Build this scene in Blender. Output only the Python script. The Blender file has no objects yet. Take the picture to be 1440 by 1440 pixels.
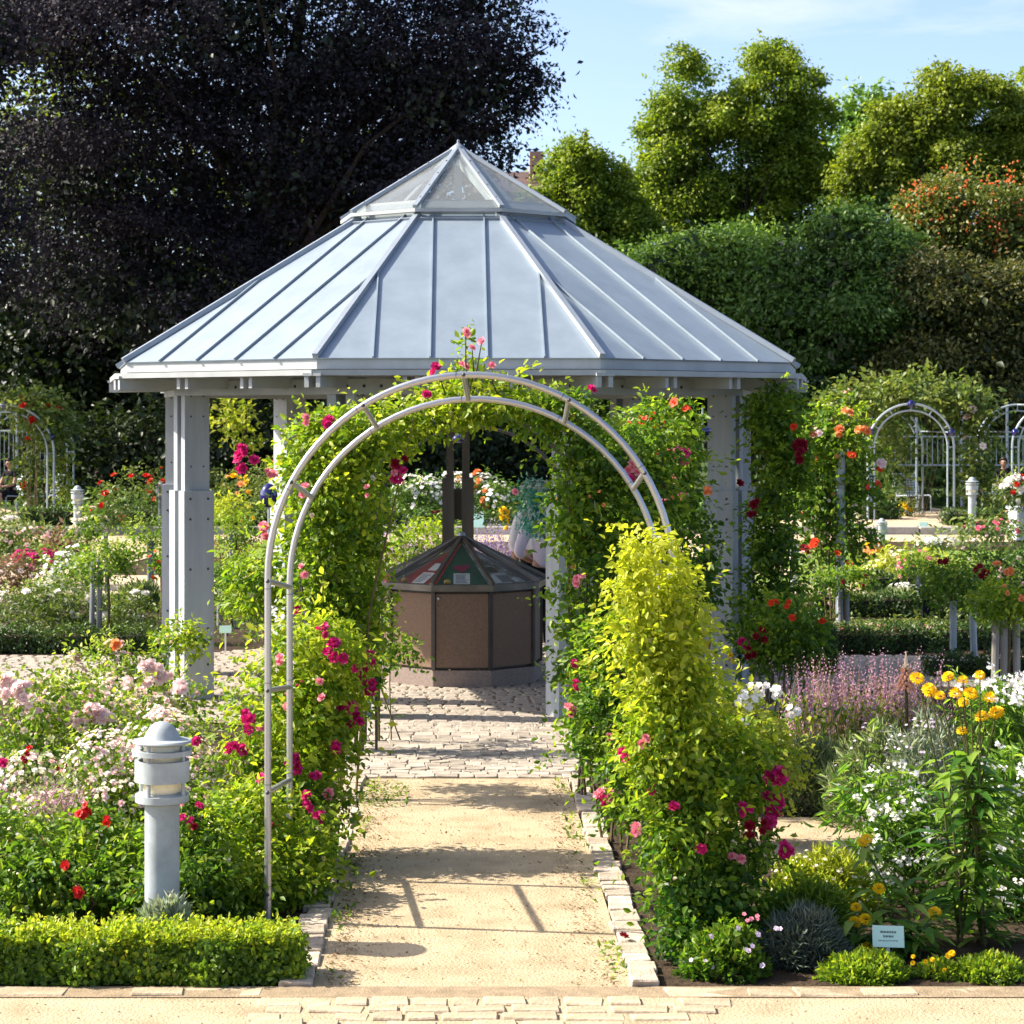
import bpy, bmesh, math, random
import numpy as np
from mathutils import Vector, Matrix, Quaternion

C = bpy.context.scene
COL = C.collection
R_ = math.radians
F = 3093.0          # focal length in photograph pixels
CX, CY = 641.0, 585.0
HC = 2.4            # eye height

# ------------------------------------------------------------------ camera
cam_data = bpy.data.cameras.new('camera')
cam = bpy.data.objects.new('camera', cam_data)
COL.objects.link(cam)
cam.location = (0, 0, HC)
cam.rotation_euler = (R_(90), 0, 0)
cam_data.sensor_width = 36
cam_data.lens = F / 1440 * 36
cam_data.shift_x = (720 - CX) / 1440
cam_data.shift_y = -(720 - CY) / 1440
cam_data.clip_start = 0.1
cam_data.clip_end = 3000
cam_data.dof.use_dof = True
cam_data.dof.focus_distance = 13.0
cam_data.dof.aperture_fstop = 9.0
C.camera = cam

# ------------------------------------------------------------------ light
SUN_EL = R_(40)
SUN_AZ = Vector((-0.988, 0.15))
C.view_settings.view_transform = 'Standard'
C.view_settings.look = 'None'
C.view_settings.exposure = 1.42
C.view_settings.gamma = 1.0
C.view_settings.use_curve_mapping = False
C.cycles.max_bounces = 7
C.cycles.diffuse_bounces = 3
C.cycles.transmission_bounces = 5
C.cycles.transparent_max_bounces = 8
C.cycles.use_denoising = True

W = bpy.data.worlds.new('World')
C.world = W
W.use_nodes = True
nt = W.node_tree
nt.nodes.clear()
sky = nt.nodes.new('ShaderNodeTexSky')
sky.sky_type = 'NISHITA'
sky.sun_disc = False
sky.sun_elevation = SUN_EL
sky.sun_rotation = math.atan2(SUN_AZ.x, SUN_AZ.y)
sky.air_density = 0.5
sky.dust_density = 2.0
sky.ozone_density = 1.0
tc = nt.nodes.new('ShaderNodeTexCoord')
mp = nt.nodes.new('ShaderNodeMapping')
mp.inputs['Scale'].default_value = (3.2, 3.2, 22.0)
mp.inputs['Rotation'].default_value = (0, R_(6), 0)
mp.inputs['Location'].default_value = (0.3, 0.0, 1.35)
nz = nt.nodes.new('ShaderNodeTexNoise')
nz.inputs['Scale'].default_value = 1.6
nz.inputs['Detail'].default_value = 7
nz.inputs['Roughness'].default_value = 0.55
nz.inputs['Distortion'].default_value = 0.4
rp = nt.nodes.new('ShaderNodeValToRGB')
rp.color_ramp.elements[0].position = 0.53
rp.color_ramp.elements[0].color = (0, 0, 0, 1)
rp.color_ramp.elements[1].position = 0.85
rp.color_ramp.elements[1].color = (.75, .75, .75, 1)
mxs = nt.nodes.new('ShaderNodeMix')
mxs.data_type = 'RGBA'
mxs.inputs[7].default_value = (3.4, 3.42, 3.46, 1)
bg = nt.nodes.new('ShaderNodeBackground')
bg.inputs['Strength'].default_value = 0.138
wo = nt.nodes.new('ShaderNodeOutputWorld')
L = nt.links.new
L(tc.outputs['Generated'], mp.inputs['Vector'])
L(mp.outputs[0], nz.inputs['Vector'])
L(nz.outputs[0], rp.inputs[0])
L(rp.outputs[0], mxs.inputs[0])
L(sky.outputs[0], mxs.inputs[6])
L(mxs.outputs[2], bg.inputs[0])
L(bg.outputs[0], wo.inputs[0])

sd = bpy.data.lights.new('sun', 'SUN')
sd.energy = 4.6
sd.angle = R_(0.53)
sd.color = (1.0, 0.92, 0.78)
sun = bpy.data.objects.new('sun', sd)
COL.objects.link(sun)
to_sun = Vector((SUN_AZ.x * math.cos(SUN_EL), SUN_AZ.y * math.cos(SUN_EL), math.sin(SUN_EL)))
sun.rotation_euler = (-to_sun).to_track_quat('-Z', 'Y').to_euler()
sun.location = (-30, 10, 30)

rng = np.random.default_rng(11)
random.seed(5)


# ------------------------------------------------------------------ helpers
def P(px, py, D):
    """photograph pixel and distance -> world point"""
    return Vector(((px - CX) * D / F, D, HC - (py - CY) * D / F))


def gD(py):
    """distance of the ground seen at photograph row py"""
    return HC * F / (py - CY)


def tag(o, label=None, cat=None, group=None, kind=None):
    if label: o['label'] = label
    if cat: o['category'] = cat
    if group: o['group'] = group
    if kind: o['kind'] = kind
    return o


def empty(name, loc, rz=0.0):
    o = bpy.data.objects.new(name, None)
    COL.objects.link(o)
    o.location = loc
    o.rotation_euler = (0, 0, rz)
    o.empty_display_size = 0.1
    return o


def link(name, me, parent=None, loc=None, kind=None):
    o = bpy.data.objects.new(name, me)
    COL.objects.link(o)
    if parent is not None: o.parent = parent
    if loc is not None: o.location = loc
    if kind: o['kind'] = kind
    return o


def copy_tree(o, parent=None):
    c = o.copy()
    COL.objects.link(c)
    c.parent = parent
    for ch in [x for x in o.children]:
        copy_tree(ch, c)
    return c


# ---- materials
def mat(name, c1, c2=None, scale=5.0, rough=0.6, metal=0.0, spec=0.4, bump=0.0, bscale=60.0, detail=5, stretch=None, pos=(0.35, 0.7), c3=None):
    m = bpy.data.materials.new(name)
    m.use_nodes = True
    t = m.node_tree
    b = t.nodes['Principled BSDF']
    b.inputs['Roughness'].default_value = rough
    b.inputs['Metallic'].default_value = metal
    b.inputs['Specular IOR Level'].default_value = spec
    co = t.nodes.new('ShaderNodeTexCoord')
    src = co.outputs['Object']
    if stretch:
        mm = t.nodes.new('ShaderNodeMapping')
        mm.inputs['Scale'].default_value = stretch
        t.links.new(src, mm.inputs[0])
        src = mm.outputs[0]
    if c2 is None:
        c2 = tuple(x * 0.8 for x in c1)
    n = t.nodes.new('ShaderNodeTexNoise')
    n.inputs['Scale'].default_value = scale
    n.inputs['Detail'].default_value = detail
    n.inputs['Roughness'].default_value = 0.62
    t.links.new(src, n.inputs['Vector'])
    r = t.nodes.new('ShaderNodeValToRGB')
    r.color_ramp.elements[0].position = pos[0]
    r.color_ramp.elements[1].position = pos[1]
    r.color_ramp.elements[0].color = (*c2, 1)
    r.color_ramp.elements[1].color = (*c1, 1)
    if c3:
        e = r.color_ramp.elements.new(0.5 * (pos[0] + pos[1]))
        e.color = (*c3, 1)
    t.links.new(n.outputs[0], r.inputs[0])
    t.links.new(r.outputs[0], b.inputs['Base Color'])
    if bump:
        n2 = t.nodes.new('ShaderNodeTexNoise')
        n2.inputs['Scale'].default_value = bscale
        n2.inputs['Detail'].default_value = 4
        t.links.new(src, n2.inputs['Vector'])
        bp = t.nodes.new('ShaderNodeBump')
        bp.inputs['Strength'].default_value = bump
        bp.inputs['Distance'].default_value = 0.02
        t.links.new(n2.outputs[0], bp.inputs['Height'])
        t.links.new(bp.outputs[0], b.inputs['Normal'])
    return m


def random_tint(m, amount=0.25):
    """each object of the material gets its own slightly different lightness"""
    t = m.node_tree
    b = t.nodes['Principled BSDF']
    lk = b.inputs['Base Color'].links[0]
    src = lk.from_socket
    oi = t.nodes.new('ShaderNodeObjectInfo')
    mr = t.nodes.new('ShaderNodeMapRange')
    mr.inputs['To Min'].default_value = 1 - amount
    mr.inputs['To Max'].default_value = 1 + amount
    t.links.new(oi.outputs['Random'], mr.inputs[0])
    hs = t.nodes.new('ShaderNodeHueSaturation')
    t.links.new(mr.outputs[0], hs.inputs['Value'])
    t.links.new(src, hs.inputs['Color'])
    t.links.new(hs.outputs[0], b.inputs['Base Color'])
    return m


def leafmat(name, cols, trans=0.4, rough=0.45, spec=0.35, tmul=(1.25, 1.3, 0.6)):
    """leaves: a colour of their own for each leaf, light shining through"""
    m = bpy.data.materials.new(name)
    m.use_nodes = True
    t = m.node_tree
    b = t.nodes['Principled BSDF']
    out = t.nodes['Material Output']
    b.inputs['Roughness'].default_value = rough
    b.inputs['Specular IOR Level'].default_value = spec
    a = t.nodes.new('ShaderNodeAttribute')
    a.attribute_name = 'rnd'
    r = t.nodes.new('ShaderNodeValToRGB')
    k = len(cols)
    for i, c in enumerate(cols):
        p = i / (k - 1)
        if i == 0: e = r.color_ramp.elements[0]
        elif i == k - 1:
            e = r.color_ramp.elements[-1]
        else: e = r.color_ramp.elements.new(p)
        e.position = p
        e.color = (*c, 1)
    t.links.new(a.outputs['Fac'], r.inputs[0])
    t.links.new(r.outputs[0], b.inputs['Base Color'])
    if trans > 0:
        tr = t.nodes.new('ShaderNodeBsdfTranslucent')
        mu = t.nodes.new('ShaderNodeMix')
        mu.data_type = 'RGBA'
        mu.blend_type = 'MULTIPLY'
        mu.inputs[0].default_value = 1
        mu.inputs[7].default_value = (*tmul, 1)
        t.links.new(r.outputs[0], mu.inputs[6])
        t.links.new(mu.outputs[2], tr.inputs['Color'])
        mx = t.nodes.new('ShaderNodeMixShader')
        mx.inputs[0].default_value = trans
        t.links.new(b.outputs[0], mx.inputs[1])
        t.links.new(tr.outputs[0], mx.inputs[2])
        t.links.new(mx.outputs[0], out.inputs[0])
    return m


# ---- mesh builder
class MB:
    def __init__(s):
        s.v, s.f = [], []

    def add(s, vs, fs):
        o = len(s.v)
        s.v += [tuple(v) for v in vs]
        s.f += [tuple(i + o for i in f) for f in fs]
        return s

    def box(s, x0, x1, y0, y1, z0, z1):
        return s.add([(x0, y0, z0), (x1, y0, z0), (x1, y1, z0), (x0, y1, z0), (x0, y0, z1), (x1, y0, z1), (x1, y1, z1), (x0, y1, z1)],
                     [(3, 2, 1, 0), (4, 5, 6, 7), (0, 1, 5, 4), (1, 2, 6, 5), (2, 3, 7, 6), (3, 0, 4, 7)])

    def prism(s, poly, off):
        """polygon (3D points) extruded by a vector"""
        off = Vector(off)
        n = len(poly)
        a = [Vector(p) for p in poly]
        nn = Vector((0, 0, 0))
        for i in range(n):
            nn += (a[i] - a[0]).cross(a[(i + 1) % n] - a[0])
        if nn.dot(off) < 0: a.reverse()
        vs = a + [p + off for p in a]
        fs = [tuple(reversed(range(n))), tuple(range(n, 2 * n))]
        for i in range(n):
            j = (i + 1) % n
            fs.append((i, j, n + j, n + i))
        return s.add(vs, fs)

    def bar(s, p0, p1, w, h, up=(0, 0, 1)):
        p0, p1 = Vector(p0), Vector(p1)
        d = (p1 - p0).normalized()
        u = Vector(up)
        sd_ = d.cross(u)
        if sd_.length < 1e-6: sd_ = d.cross(Vector((1, 0, 0)))
        sd_.normalize()
        u = sd_.cross(d).normalized()
        a, b = sd_ * w / 2, u * h / 2
        return s.prism([p0 - a - b, p0 + a - b, p0 + a + b, p0 - a + b], p1 - p0)

    def tube(s, pts, rad, n=8, cap=True):
        pts = [Vector(p) for p in pts]
        m = len(pts)
        if not hasattr(rad, '__len__'): rad = [rad] * m
        o = len(s.v)
        ref = None
        for i, p in enumerate(pts):
            d = (pts[min(i + 1, m - 1)] - pts[max(i - 1, 0)])
            d = d.normalized() if d.length > 1e-9 else Vector((0, 0, 1))
            if ref is None:
                ref = d.orthogonal().normalized()
            else:
                ref = (ref - d * ref.dot(d))
                ref = ref.normalized() if ref.length > 1e-6 else d.orthogonal().normalized()
            b = d.cross(ref)
            for k in range(n):
                a = 2 * math.pi * k / n
                s.v.append(tuple(p + (ref * math.cos(a) + b * math.sin(a)) * rad[i]))
        for i in range(m - 1):
            for k in range(n):
                k2 = (k + 1) % n
                s.f.append((o + i * n + k, o + i * n + k2, o + (i + 1) * n + k2, o + (i + 1) * n + k))
        if cap:
            s.f.append(tuple(o + k for k in reversed(range(n))))
            s.f.append(tuple(o + (m - 1) * n + k for k in range(n)))
        return s

    def lathe(s, prof, n=32, c=(0, 0, 0)):
        """profile of (r, z) from bottom to top, closed by caps"""
        o = len(s.v)
        for r, z in prof:
            for k in range(n):
                a = 2 * math.pi * k / n
                s.v.append((c[0] + r * math.cos(a), c[1] + r * math.sin(a), c[2] + z))
        for i in range(len(prof) - 1):
            for k in range(n):
                k2 = (k + 1) % n
                s.f.append((o + i * n + k, o + i * n + k2, o + (i + 1) * n + k2, o + (i + 1) * n + k))
        s.f.append(tuple(o + k for k in reversed(range(n))))
        s.f.append(tuple(o + (len(prof) - 1) * n + k for k in range(n)))
        return s

    def ball(s, c, r, n=10, m=6, sc=(1, 1, 1)):
        prof = []
        o = len(s.v)
        vs, fs = [], []
        for i in range(m + 1):
            th = math.pi * i / m
            for k in range(n):
                a = 2 * math.pi * k / n
                vs.append((c[0] + r * sc[0] * math.sin(th) * math.cos(a), c[1] + r * sc[1] * math.sin(th) * math.sin(a), c[2] - r * sc[2] * math.cos(th)))
        for i in range(m):
            for k in range(n):
                k2 = (k + 1) % n
                if i == 0: fs.append((i * n + k, (i + 1) * n + k2, (i + 1) * n + k))
                elif i == m - 1: fs.append((i * n + k, i * n + k2, (i + 1) * n + k))
                else: fs.append((i * n + k, i * n + k2, (i + 1) * n + k2, (i + 1) * n + k))
        return s.add(vs, fs)

    def mesh(s, name, m=None, smooth=False, bevel=0.0, seg=1):
        me = bpy.data.meshes.new(name)
        me.from_pydata(s.v, [], s.f)
        if bevel:
            bm = bmesh.new()
            bm.from_mesh(me)
            bmesh.ops.bevel(bm, geom=bm.edges[:], offset=bevel, segments=seg, affect='EDGES', clamp_overlap=True)
            bm.to_mesh(me)
            bm.free()
        if m: me.materials.append(m)
        if smooth:
            me.polygons.foreach_set('use_smooth', [True] * len(me.polygons))
            try: me.set_sharp_from_angle(angle=R_(35))
            except Exception: pass
        me.update()
        return me

    def build(s, name, m=None, parent=None, loc=None, smooth=False, kind=None, bevel=0.0):
        return link(name, s.mesh(name, m, smooth, bevel), parent, loc, kind)


def fast_mesh(name, verts, faces, m=None, rnd=None):
    """verts (n,3), faces (k,w) all of one width; rnd: one value per face"""
    me = bpy.data.meshes.new(name)
    nv, nf, w = len(verts), len(faces), faces.shape[1]
    me.vertices.add(nv)
    me.vertices.foreach_set('co', np.ascontiguousarray(verts, dtype=np.float32).ravel())
    me.loops.add(nf * w)
    me.loops.foreach_set('vertex_index', np.ascontiguousarray(faces, dtype=np.int32).ravel())
    me.polygons.add(nf)
    me.polygons.foreach_set('loop_start', np.arange(0, nf * w, w, dtype=np.int32))
    me.update(calc_edges=True)
    if rnd is not None:
        at = me.attributes.new('rnd', 'FLOAT', 'FACE')
        at.data.foreach_set('value', np.ascontiguousarray(rnd, dtype=np.float32))
    if m: me.materials.append(m)
    return me


def unit(a):
    return a / (np.linalg.norm(a, axis=-1, keepdims=True) + 1e-9)


LEAF = {
    # (along, across, fold) of each vertex; triangles
    'leaf': (np.array([(0, 0, 0), (.38, .5, .13), (.75, .33, .08), (1, 0, -.05), (.75, -.33, .08), (.38, -.5, .13)]),
             np.array([(0, 1, 2), (0, 2, 3), (0, 3, 4), (0, 4, 5)])),
    'kite': (np.array([(0, 0, 0), (.45, .5, .12), (1, 0, 0), (.45, -.5, .12)]), np.array([(0, 1, 2), (0, 2, 3)])),
    'blade': (np.array([(0, .5, 0), (0, -.5, 0), (.6, .35, .1), (.6, -.35, .1), (1, 0, -.05)]), np.array([(0, 1, 3), (0, 3, 2), (2, 3, 4)])),
}


def leaves(name, pts, nrm, along, size, aspect, m, rnd, shape='kite'):
    """a mesh of leaves: at pts, facing nrm, pointing along"""
    lv, lf = LEAF[shape]
    n = len(pts)
    nrm = unit(nrm)
    side = unit(np.cross(nrm, along))
    along = np.cross(side, nrm)
    size = np.broadcast_to(np.asarray(size, dtype=float), (n,))
    v = (pts[:, None, :] + along[:, None, :] * (lv[None, :, 0:1] * size[:, None, None])
         + side[:, None, :] * (lv[None, :, 1:2] * size[:, None, None] * aspect)
         + nrm[:, None, :] * (lv[None, :, 2:3] * size[:, None, None]))
    f = (np.arange(n)[:, None, None] * len(lv) + lf[None]).reshape(-1, 3)
    return fast_mesh(name, v.reshape(-1, 3), f, m, np.repeat(rnd, len(lf)))


def cloud(blobs, n, size, clumps, clump_r, seed, up=0.35, out=0.6, shell=0.55, sprays=0, spray_len=0.5, droop=0.3, tint_up=0.0):
    """leaf positions through a crown of ellipsoids: clumps of leaves with gaps between, and sprigs that stick out"""
    g = np.random.default_rng(seed)
    B = np.array([b[:6] for b in blobs], dtype=float)
    wt = np.array([(b[6] if len(b) > 6 else 1.0) for b in blobs]) * (B[:, 3] * B[:, 4] + B[:, 3] * B[:, 5] + B[:, 4] * B[:, 5])
    wt /= wt.sum()
    bi = g.choice(len(B), clumps, p=wt)
    d = unit(g.normal(size=(clumps, 3)))
    rr = 1 - shell * g.random(clumps) ** 1.7
    cc = B[bi, :3] + d * B[bi, 3:6] * rr[:, None]
    crnd = g.random(clumps)
    ci = g.integers(0, clumps, n)
    off = g.normal(size=(n, 3)) * clump_r * (0.55 + 0.8 * crnd[ci])[:, None]
    off[:, 2] *= 0.7
    p = cc[ci] + off
    o = d[ci]
    nr = o * out + np.array([0, 0, up]) + g.normal(size=(n, 3)) * 0.55
    al = unit(off) * 0.7 + o * 0.4 + g.normal(size=(n, 3)) * 0.5 - np.array([0, 0, droop])
    rn = 0.45 * crnd[ci] + 0.55 * g.random(n)
    if sprays:
        k = sprays
        bi = g.choice(len(B), k, p=wt)
        d2 = unit(g.normal(size=(k, 3)) + np.array([0, 0, 0.25]))
        st = B[bi, :3] + d2 * B[bi, 3:6] * 0.9
        per = 14
        tt = np.tile(np.linspace(-0.25, 1, per), k)
        dirs = np.repeat(unit(d2 + g.normal(size=(k, 3)) * 0.3), per, axis=0)
        ln = np.repeat(spray_len * (0.4 + 0.9 * g.random(k)), per)
        q = np.repeat(st, per, axis=0) + dirs * (tt * ln)[:, None]
        q[:, 2] -= (tt ** 2) * ln * droop
        q += g.normal(size=q.shape) * size * 0.32
        p = np.vstack([p, q])
        nr = np.vstack([nr, np.array([0, 0, 0.8]) + g.normal(size=q.shape) * 0.6])
        al = np.vstack([al, dirs + g.normal(size=q.shape) * 0.7])
        rn = np.concatenate([rn, 0.35 + 0.65 * g.random(len(q))])
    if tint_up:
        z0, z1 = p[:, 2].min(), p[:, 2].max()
        rn = np.clip(rn + tint_up * ((p[:, 2] - z0) / (z1 - z0 + 1e-6) - 0.5), 0, 1)  # leaves lighter with height: sunlit tops put into their tint
    return p, nr, al, rn, g


# ---- flowers: prototype arrays (verts, triangles)
def petal(n_ring, r0, open_, length, width, z0, twist=0.0, cup=0.35):
    V, T = [], []
    for i in range(n_ring):
        a = 2 * math.pi * (i + twist) / n_ring
        ca, sa = math.cos(a), math.sin(a)
        grid = []
        for iv, t in enumerate((0.0, 0.55, 1.0)):
            r = r0 + length * (math.sin(open_) * t + 0.25 * t * t * math.sin(open_))
            z = z0 + length * (math.cos(open_) * t - 0.22 * t * t * math.sin(open_))
            wd = width * (0.35, 1.0, 0.72)[iv]
            for iu, u in enumerate((-0.5, 0, 0.5)):
                rc = r - (abs(u) * cup * width if iu != 1 else 0)
                x, y = rc, u * wd
                grid.append((x * ca - y * sa, x * sa + y * ca, z))
        o = len(V)
        V += grid
        for iv in range(2):
            for iu in range(2):
                q = o + iv * 3 + iu
                T += [(q, q + 1, q + 4), (q, q + 4, q + 3)]
    return V, T


def proto(*rings):
    V, T = [], []
    for v, t in rings:
        o = len(V)
        V += v
        T += [tuple(i + o for i in f) for f in t]
    return np.array(V, dtype=float), np.array(T, dtype=int)


PROTO = {
    # unit diameter about 1, axis +Z
    'rose': proto(petal(4, .05, .25, .32, .26, .02), petal(5, .09, .65, .38, .36, .0, .3), petal(6, .12, 1.05, .38, .42, -.02, .6)),
    'open': proto(petal(5, .03, 1.15, .36, .42, 0, 0, .2), petal(4, .02, .6, .2, .2, .02, .4)),
    'pompon': proto(petal(6, .02, .5, .22, .16, .20), petal(9, .12, .7, .26, .17, .12, .3), petal(12, .2, 1.0, .26, .18, .03, .1), petal(13, .24, 1.35, .24, .18, -.06, .6), petal(12, .22, 1.7, .22, .18, -.14, .2)),
    'star': proto(petal(5, .02, 1.3, .4, .34, 0, 0, .05)),
    'bud': proto(petal(4, .08, .1, .7, .3, -.1), petal(4, .12, .25, .5, .34, -.15, .5)),
}
_fm = {}
_fmesh = {}


def flower_mat(color):
    if color not in _fm:
        c = COLORS[color]
        _fm[color] = leafmat('petal ' + color, c, trans=0.35, rough=0.55, spec=0.2, tmul=(1.15, 1.0, 1.0))
    return _fm[color]


COLORS = {
    'salmon': [(.88, .46, .28), (.90, .56, .38), (.92, .68, .48)],
    'magenta': [(.42, .006, .10), (.62, .02, .19), (.72, .07, .30)],
    'pink': [(.72, .16, .25), (.80, .28, .36), (.85, .42, .44)],
    'pale': [(.88, .62, .60), (.92, .76, .73), (.94, .86, .83)],
    'red': [(.40, .004, .006), (.60, .012, .010), (.70, .03, .02)],
    'crimson': [(.13, .002, .010), (.22, .004, .018), (.32, .01, .03)],
    'scarlet': [(.70, .035, .012), (.80, .07, .02), (.82, .13, .05)],
    'orange': [(.80, .20, .05), (.85, .34, .12), (.88, .50, .22)],
    'white': [(.80, .80, .74), (.86, .86, .82), (.90, .90, .88)],
    'cream': [(.80, .70, .48), (.86, .78, .60), (.88, .84, .72)],
    'yellow': [(.84, .50, .004), (.88, .62, .006), (.90, .70, .02)],
    'mauve': [(.55, .30, .46), (.66, .42, .55), (.74, .54, .62)],
    'lavender': [(.36, .28, .55), (.46, .38, .64), (.58, .50, .72)],
    'lilac': [(.62, .45, .66), (.72, .58, .74), (.80, .70, .82)],
}


def bloom_mesh(kind, color):
    k = (kind, color)
    if k not in _fmesh:
        v, t = PROTO[kind]
        g = np.random.default_rng(len(_fmesh) + 3)
        v = v * (1 + g.normal(size=v.shape) * 0.05)
        pr = np.repeat(g.random(len(t) // 8 + 1), 8)[:len(t)]
        _fmesh[k] = fast_mesh(kind + ' ' + color, v, t, flower_mat(color), pr)
    return _fmesh[k]


def flowers(name, kind, color, pts, nrm, sizes, g, parent, loc=None):
    """many small flowers joined to one part"""
    v, t = PROTO[kind]
    n = len(pts)
    nrm = unit(nrm)
    ref = unit(np.cross(nrm, g.normal(size=(n, 3))))
    b = np.cross(nrm, ref)
    V = (pts[:, None, :] + (ref[:, None, :] * v[None, :, 0:1] + b[:, None, :] * v[None, :, 1:2] + nrm[:, None, :] * v[None, :, 2:3]) * np.asarray(sizes)[:, None, None])
    T = (np.arange(n)[:, None, None] * len(v) + t[None]).reshape(-1, 3)
    me = fast_mesh(name, V.reshape(-1, 3), T, flower_mat(color), np.repeat(g.random(n), len(t)))
    return link(name, me, parent, loc, 'stuff')


def bloom(parent, kind, color, local, nrm, size, name='bloom'):
    o = link(name, bloom_mesh(kind, color), parent, local)
    q = Vector(nrm).normalized().to_track_quat('Z', 'Y')
    o.rotation_mode = 'QUATERNION'
    o.rotation_quaternion = q @ Quaternion((0, 0, 1), random.random() * 6.28)
    s = size * random.uniform(0.8, 1.15)
    o.scale = (s, s, s * random.uniform(0.85, 1.1))
    return o


# ---- bushes
def bush(name, label, cat, ells, leaf_m, n, size, blooms=(), small=(), group=None, seed=None, clumps=None, clump_r=None, shape='kite', aspect=0.55,
         up=0.35, out=0.6, shell=0.6, sprays=0, spray_len=0.25, droop=0.3, stem_m=None, stems=5, stem_r=0.008, base=None, df=0.8, tint_up=0.3, bname='rose_bloom', floor=0.0):
    """ells: ellipses of the photograph (cx, cy, rx, ry, D[, depth factor[, weight]]);
    blooms: (kind, colour, px, py, count, spread px, size m); small: (kind, colour, count, size m, top share)"""
    seed = sum(ord(ch) * (i + 1) for i, ch in enumerate(label)) % 99991
    W_ = []
    for e in ells:
        c = P(e[0], e[1], e[4])
        rx, rz = e[2] * e[4] / F, e[3] * e[4] / F
        W_.append((c.x, c.y, c.z, rx, rx * (e[5] if len(e) > 5 and e[5] else df), rz, e[6] if len(e) > 6 else 1.0))
    if base is None:
        base = (sum(w[0] for w in W_) / len(W_), sum(w[1] for w in W_) / len(W_), floor)
    base = Vector(base)
    root = empty(name, base)
    tag(root, label, cat, group)
    loc = [(w[0] - base.x, w[1] - base.y, w[2] - base.z, w[3], w[4], w[5], w[6]) for w in W_]
    mean_r = sum((w[3] + w[5]) / 2 for w in loc) / len(loc)
    clumps = clumps or max(6, int(n / 26))
    clump_r = clump_r or max(size * 1.2, mean_r * 0.16)
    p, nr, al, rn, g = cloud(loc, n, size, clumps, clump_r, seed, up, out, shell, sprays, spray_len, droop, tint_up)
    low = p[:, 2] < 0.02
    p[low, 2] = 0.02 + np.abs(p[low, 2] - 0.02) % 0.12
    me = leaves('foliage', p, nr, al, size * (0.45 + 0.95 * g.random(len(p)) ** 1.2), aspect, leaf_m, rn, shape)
    link('foliage', me, root, kind='stuff')
    if stem_m and stems:
        mb = MB()
        for i in range(stems):
            near = [l for l in loc if math.hypot(l[0], l[1]) < 0.45] or loc[:1]
            b = near[int(g.integers(0, len(near)))]
            tip = Vector((b[0] + g.normal() * b[3] * .4, b[1] + g.normal() * b[4] * .4, b[2] + b[5] * .5))
            foot = Vector((g.normal() * 0.05 + 0.3 * tip.x, g.normal() * 0.05 + 0.3 * tip.y, -0.02))
            mid = foot.lerp(tip, 0.5) + Vector((g.normal() * .06, g.normal() * .06, 0))
            mb.tube([foot, mid, tip], [stem_r, stem_r * .8, stem_r * .4], 5)
        mb.build('stem', stem_m, root, smooth=True)
    for bl in blooms:
        kind, color, px, py, cnt, spread, sz = bl
        best = None
        for e, w in zip(ells, W_):
            u, v_ = (px - e[0]) / e[2], (py - e[1]) / e[3]
            q = u * u + v_ * v_
            dd = w[1] - w[4] * (math.sqrt(1 - q) if q < 1 else 0.0) * 1.0
            key = (0 if q < 1 else 1, dd if q < 1 else q)
            if best is None or key < best[0]: best = (key, dd)
        D = best[1] - (0.07 if best[1] < 13 else 0.16)
        for i in range(cnt):
            a, r = random.random() * 6.28, spread * math.sqrt(random.random())
            if cnt == 1: r = 0
            wp = P(px + r * math.cos(a), py + r * math.sin(a), D + random.uniform(-.02, .03)) - base
            nn = (random.uniform(-.6, .6) + .5 * math.cos(a), -0.9 + random.uniform(-.3, .3), 0.45 - .5 * math.sin(a) + random.uniform(-.2, .3))
            bloom(root, kind, color, wp, nn, sz, bname)
    for sm in small:
        kind, color, cnt, sz, top = sm
        B = np.array([w[:6] for w in loc])
        wt = B[:, 3] * B[:, 5]
        bi = g.choice(len(B), cnt, p=wt / wt.sum())
        d = unit(g.normal(size=(cnt, 3)) + np.array([0, -0.45, top]))
        q = B[bi, :3] + d * B[bi, 3:6] * (0.92 + 0.16 * g.random(cnt))[:, None]
        q[:, 2] = np.maximum(q[:, 2], 0.04)
        flowers('blossom', kind, color, q, d + np.array([0, -.3, .5]), sz * (0.7 + 0.6 * g.random(cnt)), g, root)
    return root

# ------------------------------------------------------------------ materials
M = {}
M['soil'] = mat('soil', (.075, .052, .034), (.03, .021, .014), 9, .95, spec=.1, bump=.8, bscale=45)
M['sand'] = mat('sand', (.465, .37, .245), (.315, .245, .155), 3.2, .95, spec=.1, bump=.6, bscale=70, detail=10, c3=(.415, .325, .212))
M['far_sand'] = mat('far sand', (.50, .40, .28), (.40, .31, .21), 2.0, .95, spec=.1)
M['joint'] = mat('joint soil', (.34, .26, .17), (.22, .17, .11), 14, .95, spec=.1, bump=.4, bscale=90)
M['stone'] = random_tint(mat('sandstone', (.46, .375, .27), (.30, .24, .17), 9, .85, spec=.2, bump=.35, bscale=60, c3=(.42, .35, .28)), .22)
M['cobble'] = random_tint(mat('cobble', (.42, .365, .30), (.27, .23, .19), 14, .8, spec=.25, bump=.3, bscale=70), .25)
M['dusty_stone'] = random_tint(mat('dusty paving stone', (.44, .36, .26), (.33, .265, .18), 7, .9, spec=.1, bump=.35, bscale=60, c3=(.40, .32, .22)), .14)
M['grey_stone'] = random_tint(mat('grey kerb stone', (.40, .38, .35), (.26, .25, .23), 6, .85, spec=.2, bump=.3), .15)
M['lawn'] = mat('lawn', (.20, .27, .04), (.09, .16, .03), 3, .8, spec=.15, bump=.5, bscale=30)
M['far_grass'] = mat('far grass', (.06, .09, .02), (.03, .05, .015), .4, .9, spec=.1)
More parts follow.
